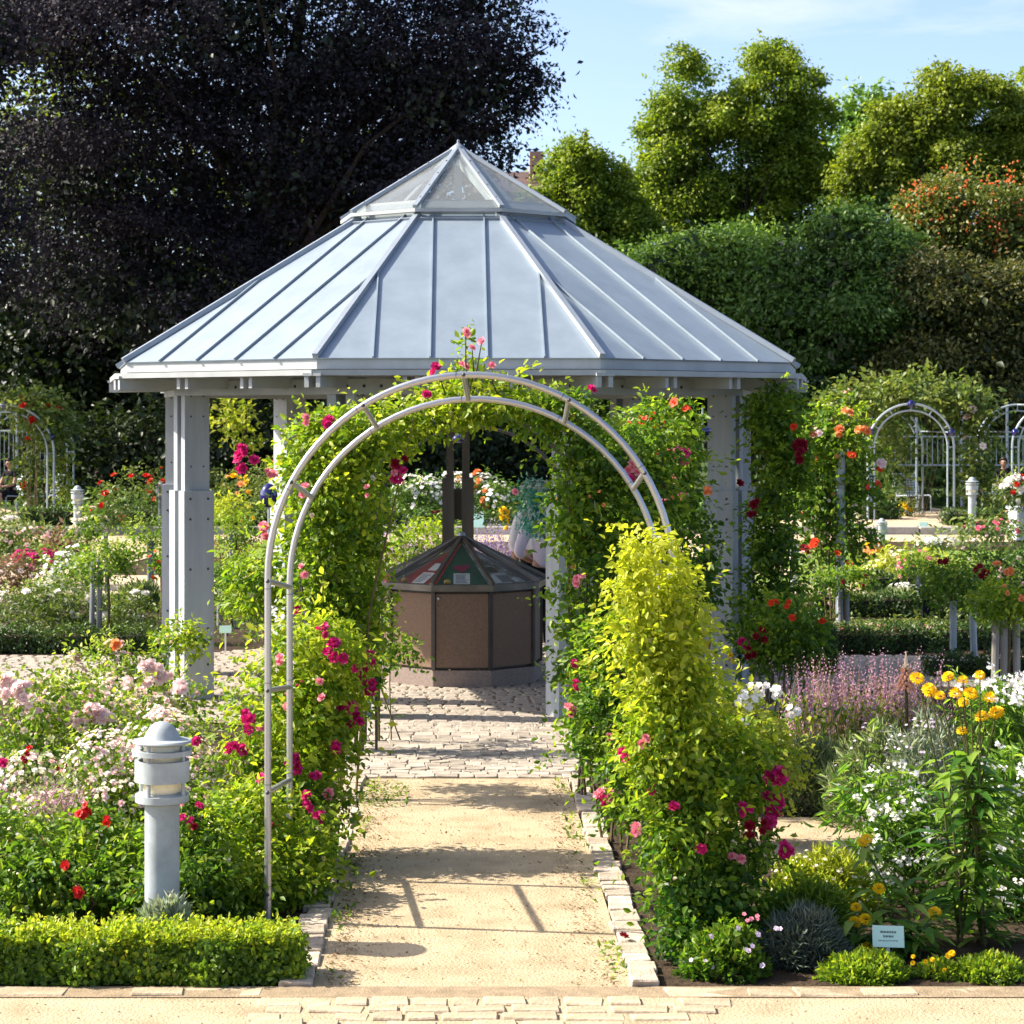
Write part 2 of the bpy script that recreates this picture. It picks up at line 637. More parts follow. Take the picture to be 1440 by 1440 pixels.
M['zinc'] = random_tint(mat('zinc roof sheet', (.262, .318, .368), (.215, .265, .312), 4.0, .42, metal=.25, spec=.5, bump=.03, bscale=5, detail=7, c3=(.24, .293, .342), stretch=(1, 1, .22)), .05)
M['zinc_edge'] = mat('zinc fold', (.29, .33, .37), (.25, .285, .33), 5, .4, metal=.3)
M['paint'] = mat('grey painted steel', (.40, .42, .42), (.31, .33, .33), 3, .55, spec=.35, bump=.05, bscale=25, stretch=(1, 1, .25))
M['paint_post'] = mat('grey painted timber', (.40, .43, .445), (.30, .325, .345), 2.5, .6, spec=.3, bump=.08, bscale=30, stretch=(3, 3, .3), detail=8)
M['shaded_post'] = mat('post paint darkened for shade', (.115, .105, .09), (.075, .07, .06), 2.5, .6, spec=.3, stretch=(3, 3, .3))  # dark tone stands for the shade on the back post
M['bolt'] = mat('dark bolt', (.10, .10, .11), (.06, .06, .06), 8, .45, metal=.7)
M['dark_steel'] = mat('dark bronze steel', (.085, .075, .065), (.055, .048, .042), 6, .45, metal=.4)
M['bronze_rim'] = mat('bronze rim', (.20, .18, .155), (.12, .11, .095), 5, .4, metal=.5)
M['brown_panel'] = mat('brown speckled panel', (.27, .175, .115), (.12, .075, .05), 160, .6, spec=.3, detail=2, pos=(.3, .7))
M['granite'] = mat('pink granite plinth', (.30, .235, .20), (.20, .155, .135), 60, .6, spec=.3)
M['steel'] = mat('satin steel tube', (.50, .50, .51), (.46, .46, .47), 2, .36, metal=.8, spec=.5)
M['bollard'] = mat('pale grey paint', (.40, .45, .47), (.27, .30, .31), 7, .5, spec=.4, bump=.04, bscale=40)
M['bollard_dark'] = mat('dark grey paint', (.10, .12, .13), (.07, .08, .09), 5, .5, spec=.4)
M['lamp_glass'] = mat('cream lamp glass', (.86, .78, .55), (.74, .64, .42), 5, .2, spec=.6)
M['galv'] = mat('galvanised tube', (.42, .47, .50), (.33, .38, .41), 5, .45, metal=.2)
M['blue_glass'] = mat('cobalt glass ball', (.008, .008, .13), (.004, .004, .07), 3, .05, spec=.9)
M['silver_glass'] = mat('silver glass ball', (.75, .78, .85), (.6, .65, .75), 3, .08, metal=.9)
M['sign'] = mat('pale green label', (.40, .60, .53), (.36, .55, .48), 4, .5)
M['sign_text'] = mat('label print', (.09, .14, .12), (.07, .11, .10), 4, .6)
M['white'] = mat('white card', (.78, .79, .80), (.70, .71, .72), 5, .6)
M['red_board'] = mat('red board', (.42, .02, .02), (.30, .015, .015), 5, .5)
M['green_board'] = mat('green board', (.01, .14, .08), (.006, .09, .05), 5, .5)
M['photo_print'] = mat('faded prints', (.55, .56, .56), (.16, .15, .13), 9, .5, pos=(.42, .58))
M['print_ink'] = mat('grey print', (.25, .26, .28), (.2, .2, .22), 5, .6)
M['magenta_ink'] = mat('magenta print', (.45, .03, .12), (.3, .02, .08), 5, .6)
M['gold'] = mat('gold ornament', (.65, .42, .08), (.5, .3, .05), 5, .35, metal=.5)
M['bark'] = mat('bark', (.075, .055, .04), (.035, .026, .02), 8, .95, spec=.1, bump=.7, bscale=18, stretch=(1, 1, .25))
M['stem'] = mat('green stem', (.10, .12, .03), (.06, .05, .02), 12, .7, spec=.2)
M['cane'] = mat('old rose cane', (.16, .12, .06), (.09, .065, .035), 12, .8, spec=.2)
M['stake'] = mat('grey stake', (.30, .31, .32), (.17, .18, .19), 6, .75, spec=.2, stretch=(3, 3, .4))
M['stake_wood'] = mat('weathered wooden stake', (.40, .36, .31), (.26, .23, .20), 6, .8, spec=.2, stretch=(3, 3, .4))
M['planter'] = mat('pale planter', (.50, .56, .60), (.44, .50, .54), 4, .5)
M['skin'] = mat('skin', (.52, .30, .20), (.44, .24, .16), 5, .55, spec=.35)
M['hair'] = mat('dark hair', (.035, .022, .015), (.02, .012, .008), 20, .5)
M['grey_hair'] = mat('grey hair', (.42, .41, .40), (.28, .27, .26), 20, .6)
M['black_cloth'] = mat('black cloth', (.014, .014, .017), (.009, .009, .011), 8, .85, spec=.15)
M['navy_cloth'] = mat('blue denim', (.03, .05, .20), (.02, .035, .14), 8, .85, spec=.15)
M['white_shirt'] = mat('white shirt', (.86, .85, .88), (.78, .77, .81), 6, .8, spec=.15, bump=.25, bscale=14)
M['pink_shirt'] = mat('pale pink shirt', (.84, .74, .82), (.75, .65, .74), 6, .8, spec=.15, bump=.25, bscale=14)
M['shoe'] = mat('dark shoe', (.03, .025, .02), (.02, .018, .015), 8, .5)
M['brick_wall'] = mat('pink brick wall', (.45, .26, .20), (.33, .18, .14), 3, .9)
M['roof_tile'] = mat('dark roof', (.10, .06, .05), (.07, .045, .04), 3, .9)
M['window_glass'] = mat('window glass', (.04, .05, .06), (.03, .04, .05), 3, .1, spec=.7)

# clear glass, dulled by dust: partly see-through, with a sheen
def glass_mat(name, tint, dust, dust_col):
    m = bpy.data.materials.new(name)
    m.use_nodes = True
    t = m.node_tree
    t.nodes.remove(t.nodes['Principled BSDF'])
    out = t.nodes['Material Output']
    tr = t.nodes.new('ShaderNodeBsdfTransparent'); tr.inputs[0].default_value = (*tint, 1)
    gl = t.nodes.new('ShaderNodeBsdfGlossy'); gl.inputs['Roughness'].default_value = .06
    df = t.nodes.new('ShaderNodeBsdfDiffuse'); df.inputs[0].default_value = (*dust_col, 1)
    lw = t.nodes.new('ShaderNodeLayerWeight'); lw.inputs[0].default_value = .5
    pw = t.nodes.new('ShaderNodeMath'); pw.operation = 'POWER'; pw.inputs[1].default_value = 4.0
    fr = t.nodes.new('ShaderNodeMapRange'); fr.inputs['To Min'].default_value = .025; fr.inputs['To Max'].default_value = .6
    t.links.new(lw.outputs['Facing'], pw.inputs[0]); t.links.new(pw.outputs[0], fr.inputs[0])
    m1 = t.nodes.new('ShaderNodeMixShader'); m2 = t.nodes.new('ShaderNodeMixShader')
    t.links.new(fr.outputs[0], m1.inputs[0]); t.links.new(tr.outputs[0], m1.inputs[1]); t.links.new(gl.outputs[0], m1.inputs[2])
    co = t.nodes.new('ShaderNodeTexCoord'); nz_ = t.nodes.new('ShaderNodeTexNoise'); nz_.inputs['Scale'].default_value = 3.0
    mr = t.nodes.new('ShaderNodeMapRange'); mr.inputs['To Min'].default_value = dust * .7; mr.inputs['To Max'].default_value = dust * 1.3
    t.links.new(co.outputs['Object'], nz_.inputs[0]); t.links.new(nz_.outputs[0], mr.inputs[0]); t.links.new(mr.outputs[0], m2.inputs[0])
    t.links.new(m1.outputs[0], m2.inputs[1]); t.links.new(df.outputs[0], m2.inputs[2]); t.links.new(m2.outputs[0], out.inputs[0])
    return m


M['glass'] = glass_mat('lantern glass', (.92, .95, .95), .12, (.52, .54, .53))
M['case_glass'] = glass_mat('case glass', (.97, .985, .98), .03, (.4, .42, .42))

G = {}
G['rose'] = leafmat('rose leaves', [(0.028, 0.073, 0.013), (0.072, 0.159, 0.019), (0.145, 0.248, 0.023), (0.315, 0.389, 0.032)], .55)
G['rose_light'] = leafmat('young rose leaves', [(.03, .10, .012), (0.138, 0.24, 0.019), (0.263, 0.354, 0.026), (0.464, 0.492, 0.042)], .55)
G['rose_dark'] = leafmat('old rose leaves', [(0.018, 0.05, 0.015), (0.043, 0.106, 0.023), (0.085, 0.168, 0.027), (0.16, 0.235, 0.037)], .45)
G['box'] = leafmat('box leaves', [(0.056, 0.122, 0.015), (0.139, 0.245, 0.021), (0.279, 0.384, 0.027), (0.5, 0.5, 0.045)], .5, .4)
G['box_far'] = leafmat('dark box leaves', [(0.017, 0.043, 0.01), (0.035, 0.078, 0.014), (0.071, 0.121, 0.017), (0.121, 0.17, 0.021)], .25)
G['bed'] = leafmat('bed plant leaves', [(0.046, 0.106, 0.019), (0.103, 0.202, 0.026), (0.194, 0.291, 0.037), (0.365, 0.426, 0.074)], .5)
G['bed_far'] = leafmat('far bed leaves', [(0.043, 0.077, 0.025), (0.085, 0.141, 0.032), (0.154, 0.211, 0.045), (0.253, 0.282, 0.077)], .35)
G['lime'] = leafmat('lime leaves', [(0.142, 0.213, 0.017), (0.256, 0.341, 0.028), (0.398, 0.42, 0.043), (0.42, 0.42, 0.085)], .5)
G['silver'] = leafmat('silver leaves', [(0.142, 0.199, 0.156), (0.241, 0.298, 0.227), (0.341, 0.398, 0.298), (0.42, 0.42, 0.383)], .25, .7, .15)
G['greygreen'] = leafmat('grey green leaves', [(0.099, 0.156, 0.085), (0.185, 0.256, 0.128), (0.284, 0.355, 0.17), (0.42, 0.42, 0.256)], .3, .7, .15)
G['blue'] = leafmat('blue grey needles', [(.06, .095, .075), (.11, .15, .12), (.17, .21, .175), (.25, .28, .24)], .2, .7, .15)
G['teal'] = leafmat('teal leaves', [(0.02, 0.203, 0.189), (0.06, 0.365, 0.324), (0.2, 0.54, 0.472), (0.56, 0.6, 0.6)], .35, .5)
G['straw'] = leafmat('straw stems', [(0.17, 0.11, 0.05), (0.28, 0.2, 0.09), (0.38, 0.29, 0.14), (0.42, 0.38, 0.2)], .3, .8, .1)
G['brown'] = leafmat('brown seed stems', [(0.1, 0.06, 0.04), (0.17, 0.1, 0.07), (0.25, 0.16, 0.11), (0.32, 0.24, 0.16)], .25, .8, .1)
G['lance'] = leafmat('lance leaves', [(0.04, 0.123, 0.017), (0.085, 0.207, 0.026), (0.171, 0.302, 0.037), (0.296, 0.414, 0.063)], .5)
G['beech'] = leafmat('copper beech leaves', [(0.012, 0.01, 0.015), (0.02, 0.017, 0.025), (0.033, 0.028, 0.037), (0.057, 0.047, 0.059)], .16, .65, .12, (1.15, .95, 1.0))
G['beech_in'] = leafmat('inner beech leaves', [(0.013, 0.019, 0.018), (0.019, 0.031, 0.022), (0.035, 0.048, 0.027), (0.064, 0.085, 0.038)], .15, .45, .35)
G['maple'] = leafmat('maple leaves', [(0.068, 0.127, 0.016), (0.135, 0.205, 0.02), (0.224, 0.296, 0.027), (0.339, 0.387, 0.039)], .45)
G['tree'] = leafmat('lit tree leaves', [(0.08, 0.126, 0.015), (0.148, 0.2, 0.021), (0.227, 0.278, 0.027), (0.318, 0.357, 0.042)], .45)
G['yew'] = leafmat('yew needles', [(0.046, 0.103, 0.024), (0.097, 0.185, 0.034), (0.172, 0.294, 0.05), (0.282, 0.424, 0.062)], .25)
G['yew_pale'] = leafmat('paler feathery leaves', [(0.033, 0.078, 0.016), (0.062, 0.132, 0.024), (0.1, 0.192, 0.036), (0.162, 0.264, 0.056)], .3)
G['yew_rust'] = leafmat('rust-tinged leaves', [(.03, .045, .014), (.06, .08, .022), (.11, .12, .03), (.19, .15, .05)], .3)
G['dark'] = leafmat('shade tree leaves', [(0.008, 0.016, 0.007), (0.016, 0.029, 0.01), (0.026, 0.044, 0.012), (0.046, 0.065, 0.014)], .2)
G['rowan'] = leafmat('rowan leaves', [(0.057, 0.085, 0.021), (0.099, 0.135, 0.028), (0.156, 0.185, 0.035), (0.227, 0.227, 0.057)], .35)
G['litter'] = leafmat('dry leaf litter', [(0.1, 0.06, 0.03), (0.17, 0.1, 0.05), (0.24, 0.16, 0.08), (0.2, 0.2, 0.06)], .1, .9, .1)

# ------------------------------------------------------------------ ground
def sheet(name, poly, z, m, kind='structure'):
    me = bpy.data.meshes.new(name)
    me.from_pydata([(x, y, 0) for x, y in poly], [], [tuple(range(len(poly)))])
    me.materials.append(m)
    o = link(name, me, None, (0, 0, z))
    if kind: o['kind'] = kind
    return o


def rect(x0, x1, y0, y1): return [(x0, y0), (x1, y0), (x1, y1), (x0, y1)]


sheet('ground', rect(-900, 900, -60, 1800), 0.0, M['far_grass'])
sheet('flower_bed_soil', rect(-26, 30, 9.06, 60), 0.004, M['soil'])
sheet('sand_walk', rect(-14, 14, -10, 9.06), 0.010, M['sand'])
main_path = sheet('sand_path', rect(-.60, .735, 9.05, 14.46), 0.012, M['sand'])
cobble_bed = sheet('cobbled_path', rect(-.80, .90, 14.46, 17.6), 0.012, M['joint'])
PCX, PCY = 0.022, 19.86
plaza = sheet('pavilion_floor', [(PCX + 3.35 * math.cos(a * math.pi / 24), PCY + 3.35 * math.sin(a * math.pi / 24)) for a in range(48)], 0.016, M['joint'])
cross = sheet('cross_path', rect(-13, 14, 19.4, 21.9), 0.008, M['joint'])
sheet('side_path', rect(1.25, 3.0, 11.9, 13.1), 0.010, M['sand'])
sheet('far_path', rect(-18, 20, 29.5, 33.0), 0.010, M['far_sand'])
sheet('lawn', rect(-16, -2.9, 37, 41.5), 0.012, M['lawn'])
sheet('lawn', rect(3.6, 22, 31.5, 39.0), 0.014, M['lawn'])
sheet('far_path', [(2.9, 33), (5.2, 33), (5.0, 44.4), (3.6, 44.4)], 0.016, M['far_sand'])
sheet('far_path', [(-7.0, 33), (-5.5, 33), (-4.6, 44.4), (-6.6, 44.4)], 0.016, M['far_sand'])

# raised terrace at the far end with a stone kerb
tb = MB().box(-30, 34, 44.6, 90, -.3, .14)
tb.build('terrace', M['far_grass'], kind='structure')
sheet('terrace_path', [(6.6, 44.9), (12.2, 44.9), (11.4, 60), (9.0, 60)], 0.146, M['far_sand'])
sheet('terrace_path', [(-16, 46.5), (-9.2, 44.9), (-8.0, 46.5), (-13, 58)], 0.146, M['far_sand'])
sheet('gravel_strip', rect(-30, 34, 41.8, 44.3), 0.012, M['far_sand'])
kerb = MB().box(-30, 34, 44.42, 44.6, -.3, .10).build('terrace_kerb', M['joint'], kind='structure')
kst = MB().box(-.47, .47, -.12, .12, 0, .16).mesh('kerb stone', M['grey_stone'], bevel=.012)
for i in range(60):
    o = link('stone', kst, kerb, (-28 + i * .97, 44.42, random.uniform(0, .012)))
    o.rotation_euler.z = random.uniform(-.01, .01)


def stone_mesh(w, l, h, seed, m, n='stone'):
    g = np.random.default_rng(seed)
    mb = MB().box(-w / 2, w / 2, -l / 2, l / 2, -.05, h)
    v = np.array(mb.v)
    v[:, :2] *= 1 + g.normal(size=(8, 2)) * 0.055
    v[4:, 2] += g.normal(size=4) * 0.004
    mb.v = [tuple(x) for x in v]
    return mb.mesh(n, m, bevel=min(w, l) * .05)


SM = [stone_mesh(.128, .17, .034, s, M['stone']) for s in range(5)]
for side, x in ((-1, -.668), (1, .80)):
    y = 9.2
    while y < 14.4:
        l = random.uniform(.13, .23)
        o = link('stone', random.choice(SM), main_path, (x + random.uniform(-.012, .012), y + l / 2, random.uniform(-.012, .008) - .01))
        o.scale = (random.uniform(.9, 1.12), (l - .014) / .17, 1)
        o.rotation_euler = (random.uniform(-.03, .03), random.uniform(-.04, .04), random.uniform(-.05, .05))
        y += l
# thin edging stones between the walk and the beds
walk_edge = sheet('walk_edging', rect(-6.5, 7.5, 9.03, 9.20), 0.014, M['joint'])
EM = [stone_mesh(.24, .12, .010, s + 20, M['dusty_stone']) for s in range(5)]
x = -5.2
while x < 6.2:
    l = random.uniform(.16, .34)
    if not (-.70 < x + l / 2 < .84):
        o = link('stone', random.choice(EM), walk_edge, (x + l / 2, 9.11 + random.uniform(-.012, .012), random.uniform(-.012, .004)))
        o.scale = ((l - .012) / .24, random.uniform(.85, 1.15), 1)
        o.rotation_euler = (random.uniform(-.03, .03), random.uniform(-.03, .03), random.uniform(-.04, .04))
    x += l
# flat paving at the mouth of the path
entry = sheet('entry_paving', rect(-.80, 1.0, 8.30, 9.03), 0.013, M['sand'])
PM = [stone_mesh(.20, .13, .011, s + 40, M['dusty_stone']) for s in range(6)]
y = 9.02
r = 0
while y > 8.32:
    h = random.uniform(.10, .15)
    x = -.76 - random.uniform(0, .08)
    while x < .92:
        l = random.uniform(.12, .27)
        if random.random() < (.93 if r < 3 else .8):
            o = link('paving_stone', random.choice(PM), entry, (x + l / 2, y - h / 2, random.uniform(-.010, .002)))
            o.scale = ((l - .018) / .20, (h - .015) / .13, 1)
            o.rotation_euler = (random.uniform(-.02, .02), random.uniform(-.02, .02), random.uniform(-.05, .05))
        x += l
    y -= h
    r += 1
# cobbles: single stones on the path, the rest as a bed
CM = [stone_mesh(.115, .105, .013, s + 60, M['cobble'], 'cobble') for s in range(7)]
cnt = 0
y = 14.50
row = 0
while y < 17.55:
    h = .155 if row > 8 else .10
    x = -.79 + (random.uniform(-.04, .02))
    if row == 9: y += .05
    while x < .86:
        l = random.uniform(.10, .165) if row <= 8 else random.uniform(.12, .19)
        if cnt < 300:
            o = link('cobble', random.choice(CM), cobble_bed, (x + l / 2, y + h / 2, random.uniform(-.005, .003)))
            o.scale = ((l - .003) / .115, (h - .003) / .105, 1)
            o.rotation_euler = (random.uniform(-.05, .05), random.uniform(-.05, .05), random.uniform(-.06, .06))
            cnt += 1
        x += l
    y += h
    row += 1


def cobble_mass(name, parent, test, x0, x1, y0, y1, z):
    mb = MB()
    g = random.Random(4)
    yy = y0
    while yy < y1:
        xx = x0 + g.uniform(0, .1)
        while xx < x1:
            l = g.uniform(.11, .17)
            if test(xx + l / 2, yy + .06):
                a, b, c, d = xx + .008, xx + l - .008, yy + .006, yy + .118
                h = z + g.uniform(.006, .013)
                mb.add([(a, c, z), (b, c, z), (b, d, z), (a, d, z), (a + .015, c + .015, h), (b - .015, c + .015, h), (b - .015, d - .015, h), (a + .015, d - .015, h)],
                       [(4, 5, 6, 7), (0, 1, 5, 4), (1, 2, 6, 5), (2, 3, 7, 6), (3, 0, 4, 7)])
            xx += l
        yy += .125
    return mb.build(name, M['cobble'], parent, kind='stuff')


cobble_mass('cobble', plaza, lambda x, y: (x - PCX) ** 2 + (y - PCY) ** 2 < 3.3 ** 2, -3.3, 3.4, 16.55, 23.2, .004)
cobble_mass('cobble', cross, lambda x, y: (x - PCX) ** 2 + (y - PCY) ** 2 > 3.36 ** 2, -8, 9, 19.42, 21.85, .002)

# dry leaves, petals and pebbles lying on the sand
g = np.random.default_rng(9)
n = 2600
pp = np.zeros((n, 3))
edge = g.random(n) < .75
pp[:, 0] = np.where(edge, np.where(g.random(n) < .6, -.56 + np.abs(g.normal(size=n)) * .09, .69 - np.abs(g.normal(size=n)) * .09), -.5 + 1.15 * g.random(n))
pp[:, 1] = 9.2 + 5.2 * g.random(n)
pp[:, 2] = .018
lit = leaves('leaf_litter', pp, np.array([0, 0, 1.]) + g.normal(size=(n, 3)) * .3, unit(g.normal(size=(n, 3)) * np.array([1, 1, .1])), .008 + .014 * g.random(n), .6, G['litter'], g.random(n))
link('leaf_litter', lit, kind='stuff')
pb = MB()
for i in range(420):
    x, y = random.uniform(-.55, .68), random.uniform(9.2, 14.4)
    if i % 2: x, y = random.uniform(-2.6, 3.0), random.uniform(8.4, 9.0)
    pb.ball((x, y, .012), random.uniform(.002, .006), 5, 3, (1, 1, .7))
pb.build('pebbles', M['stone'], kind='stuff')

# ------------------------------------------------------------------ pavilion
NP_ = 9
STEP = 2 * math.pi / NP_


def vert(k, r, z): a = (k + .5) * STEP; return Vector((r * math.sin(a), -r * math.cos(a), z))
def fn(k): a = k * STEP; return Vector((math.sin(a), -math.cos(a), 0)), Vector((math.cos(a), math.sin(a), 0))


pav = empty('pavilion', (PCX, PCY, 0.016))
tag(pav, 'nine-sided open garden pavilion with grey sheet metal roof and glass lantern', 'pavilion')
RE, ZE, RT = 3.2, 2.83, 1.0
ct, tt_ = math.cos(STEP / 2), math.tan(STEP / 2)
apE, apT = RE * ct, RT * ct
ZT = 4.12
slope = (ZT - ZE) / (apE - apT)
for k in range(NP_):
    nrm, tan = fn(k)
    fnm = (nrm * slope + Vector((0, 0, 1))).normalized()

    def pt(u, ap, lift=0.0): return nrm * ap + tan * u + Vector((0, 0, ZE + (apE - ap) * slope)) + fnm * lift
    s = 2 * apE * tt_ / 5
    edges = [-2.5 * s, -1.5 * s, -.5 * s, .5 * s, 1.5 * s, 2.5 * s]
    wt = apT * tt_
    for i in range(5):
        a, b = edges[i] + .004, edges[i + 1] - .004
        if i == 2: poly = [(a, apE), (b, apE), (b, apT), (a, apT)]
        elif i == 3: poly = [(a, apE), (b, apE), (b, b / tt_), (wt, apT), (a, apT)]
        elif i == 1: poly = [(a, apE), (b, apE), (b, apT), (-wt, apT), (a, -a / tt_)]
        elif i == 4: poly = [(a, apE), (b, apE), (a, a / tt_)]
        else: poly = [(a, apE), (b, apE), (b, -b / tt_)]
        MB().prism([pt(u, ap) for u, ap in poly], -fnm * .012).build('roof_panel', M['zinc'], pav)
    for i in range(1, 5):
        u = edges[i]
        top = apT if abs(u) < wt else abs(u) / tt_
        MB().bar(pt(u, apE + .01, .012), pt(u, top + .02, .012), .012, .020, fnm).build('roof_seam', M['zinc'], pav)
    # cover strip under the lantern
    MB().bar(pt(-apT * 1.09 * tt_, apT * 1.09, .006), pt(apT * 1.09 * tt_, apT * 1.09, .006), .012, .03, fnm).build('roof_strip', M['zinc_edge'], pav)
    p0, p1 = vert(k, RE + .015, ZE), vert(k, RT, ZT)
    up = Vector((p0.x, p0.y, 0)).normalized() * .4 + Vector((0, 0, 1))
    MB().bar(p0 + Vector((0, 0, .015)), p1 + Vector((0, 0, .015)), .045, .04, up).build('hip_cap', M['zinc_edge'], pav)
    # timber deck below the sheets
    MB().prism([vert(k - 1, RE - .03, ZE - .02), vert(k, RE - .03, ZE - .02), vert(k, RT - .02, ZT - .02), vert(k - 1, RT - .02, ZT - .02)], (0, 0, -.03)).build('roof_deck', M['paint'], pav)

    def ring(name, R0, R1, z0, z1, m): return MB().prism([vert(k - 1, R0, z0), vert(k, R0, z0), vert(k, R1, z0), vert(k - 1, R1, z0)], (0, 0, z1 - z0)).build(name, m, pav)
    ring('fascia_board', RE - .02, RE - .06, ZE - .085, ZE - .006, M['paint'])
    ring('gutter_board', RE + .085, RE - .03, ZE - .135, ZE - .093, M['paint'])
    # beam from post to post: two planks
    ring('ring_beam', 2.76, 2.70, 2.555, 2.675, M['paint'])
    ring('ring_beam', 2.50, 2.44, 2.555, 2.675, M['paint'])
    mb = MB()
    for j in range(14):
        t = (j + .5) / 14
        c = vert(k - 1, 2.762, 2.62).lerp(vert(k, 2.762, 2.62), t)
        mb.ball(c + nrm * .0, .013, 6, 4)
    mb.build('bolt', M['bolt'], pav, kind='stuff')
    # rafters: at the corner and at the thirds of each side, each a pair of planks with a cap
    for q in range(3):
        if q == 0:
            d = Vector((math.sin((k + .5) * STEP), -math.cos((k + .5) * STEP), 0)); r0, r1 = 1.1, RE + .07; side = Vector((-d.y, d.x, 0)); off = Vector((0, 0, 0))
        else:
            d = nrm; side = tan; off = tan * ((q - 1.5) * 2 * apE * tt_ / 3); r0, r1 = 1.9, apE + .03
        raf = MB()
        for sg in (-1, 1):
            zi = lambda r: 2.60 + 0.0 * r
            a = off + d * r1 + side * sg * .048
            raf.bar(a + Vector((0, 0, 2.645)), off + d * (r1 - .95) + side * sg * .048 + Vector((0, 0, 2.655)), .036, .085)
        o = raf.build('rafter', M['paint'], pav)
        MB().prism([off + d * (r1 + .012) + side * .075, off + d * (r1 + .012) - side * .075, off + d * (r1 - .12) - side * .075, off + d * (r1 - .12) + side * .075], (0, 0, .022)).build('rafter_cap', M['paint'], o, Vector((0, 0, 2.69)))

# posts: two planks side by side, clad wider below
for k in range(NP_):
    a = (k + .5) * STEP
    n_, t_ = Vector((math.sin(a), -math.cos(a), 0)), Vector((math.cos(a), math.sin(a), 0))
    c = n_ * 2.6
    up_ = MB()
    pm_ = M['shaded_post'] if k == 4 else M['paint_post']  # back post alone is darker, its shade put into the paint colour
    for sg in (-1, 1):
        cc = c + t_ * sg * .080
        q = [cc + n_ * .112 - t_ * .038, cc + n_ * .112 + t_ * .038, cc - n_ * .112 + t_ * .038, cc - n_ * .112 - t_ * .038]
        up_.prism([p + Vector((0, 0, 1.70)) for p in q], (0, 0, .86))
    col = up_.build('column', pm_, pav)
    for sg in (-1, 1):
        cc = c + t_ * sg * .100
        q = [cc + n_ * .135 - t_ * .060, cc + n_ * .135 + t_ * .060, cc - n_ * .135 + t_ * .060, cc - n_ * .135 - t_ * .060]
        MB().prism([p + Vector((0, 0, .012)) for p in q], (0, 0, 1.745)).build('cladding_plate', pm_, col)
    w_ = MB()
    for z0, z1 in ((.02, .95), (1.33, 1.64)):
        q = [c + n_ * .05 - t_ * .0395, c + n_ * .05 + t_ * .0395, c - n_ * .05 + t_ * .0395, c - n_ * .05 - t_ * .0395]
        w_.prism([p + Vector((0, 0, z0)) for p in q], (0, 0, z1 - z0))
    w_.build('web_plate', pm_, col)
    bl = MB()
    for sg in (-1, 1):
        for z in (1.69, 1.52, 1.1, .6, .3):
            for r in (-.08, .08):
                bl.ball(c + t_ * sg * .161 + n_ * r + Vector((0, 0, z)), .011, 6, 4)
                bl.ball(c + t_ * sg * .119 + n_ * r * .7 + Vector((0, 0, z + .86)), .008, 6, 4) if z > 1.0 else None
    bl.build('bolt', M['bolt'], col, kind='stuff')
    MB().prism([p + Vector((0, 0, 0)) for p in [c + n_ * .15 - t_ * .16, c + n_ * .15 + t_ * .16, c - n_ * .15 + t_ * .16, c - n_ * .15 - t_ * .16]], (0, 0, .011)).build('foot_plate', M['dark_steel'], col)

# glass lantern
RL, ZL, ZA = 1.075, 4.135, 4.80
for k in range(NP_):
    a_, b_, c_ = vert(k - 1, RL - .01, ZL + .03), vert(k, RL - .01, ZL + .03), Vector((0, 0, ZA))
    nn = (b_ - a_).cross(c_ - a_).normalized()
    if nn.z < 0: nn = -nn
    MB().prism([a_, b_, c_], nn * .008).build('glass_pane', M['glass'], pav)
    up = Vector((b_.x, b_.y, 0)).normalized() * .6 + Vector((0, 0, 1))
    gb = MB().bar(vert(k, RL + .01, ZL + .045), Vector((0, 0, ZA + .02)), .042, .03, up).build('glazing_bar', M['zinc_edge'], pav)
    rv = MB()
    for t in (.12, .32, .52, .72):
        rv.ball(vert(k, RL, ZL + .045).lerp(Vector((0, 0, ZA + .02)), t) + up.normalized() * .016, .009, 6, 4)
    rv.build('rivet', M['bolt'], gb, kind='stuff')
    MB().prism([vert(k - 1, RL + .015, ZL), vert(k, RL + .015, ZL), vert(k, RL - .05, ZL), vert(k - 1, RL - .05, ZL)], (0, 0, .03)).build('lantern_frame', M['paint'], pav)
    MB().prism([vert(k - 1, .94, 4.05), vert(k, .94, 4.05), vert(k, .90, 4.05), vert(k - 1, .90, 4.05)], (0, 0, .20)).build('lantern_beam', M['paint'], pav)
    if k % 3 == 0:
        MB().bar(vert(k, .92, 4.22), Vector((0, 0, 4.70)), .05, .06).build('lantern_rafter', M['paint'], pav)
MB().bar((0, 0, 4.24), (0, 0, 4.74), .07, .07).build('king_post', M['paint'], pav)
MB().lathe([(.09, 4.755), (.075, 4.80), (.03, 4.835), (.012, 4.85), (.012, 4.875), (.006, 4.88)], 18).build('finial', M['zinc_edge'], pav, smooth=True)

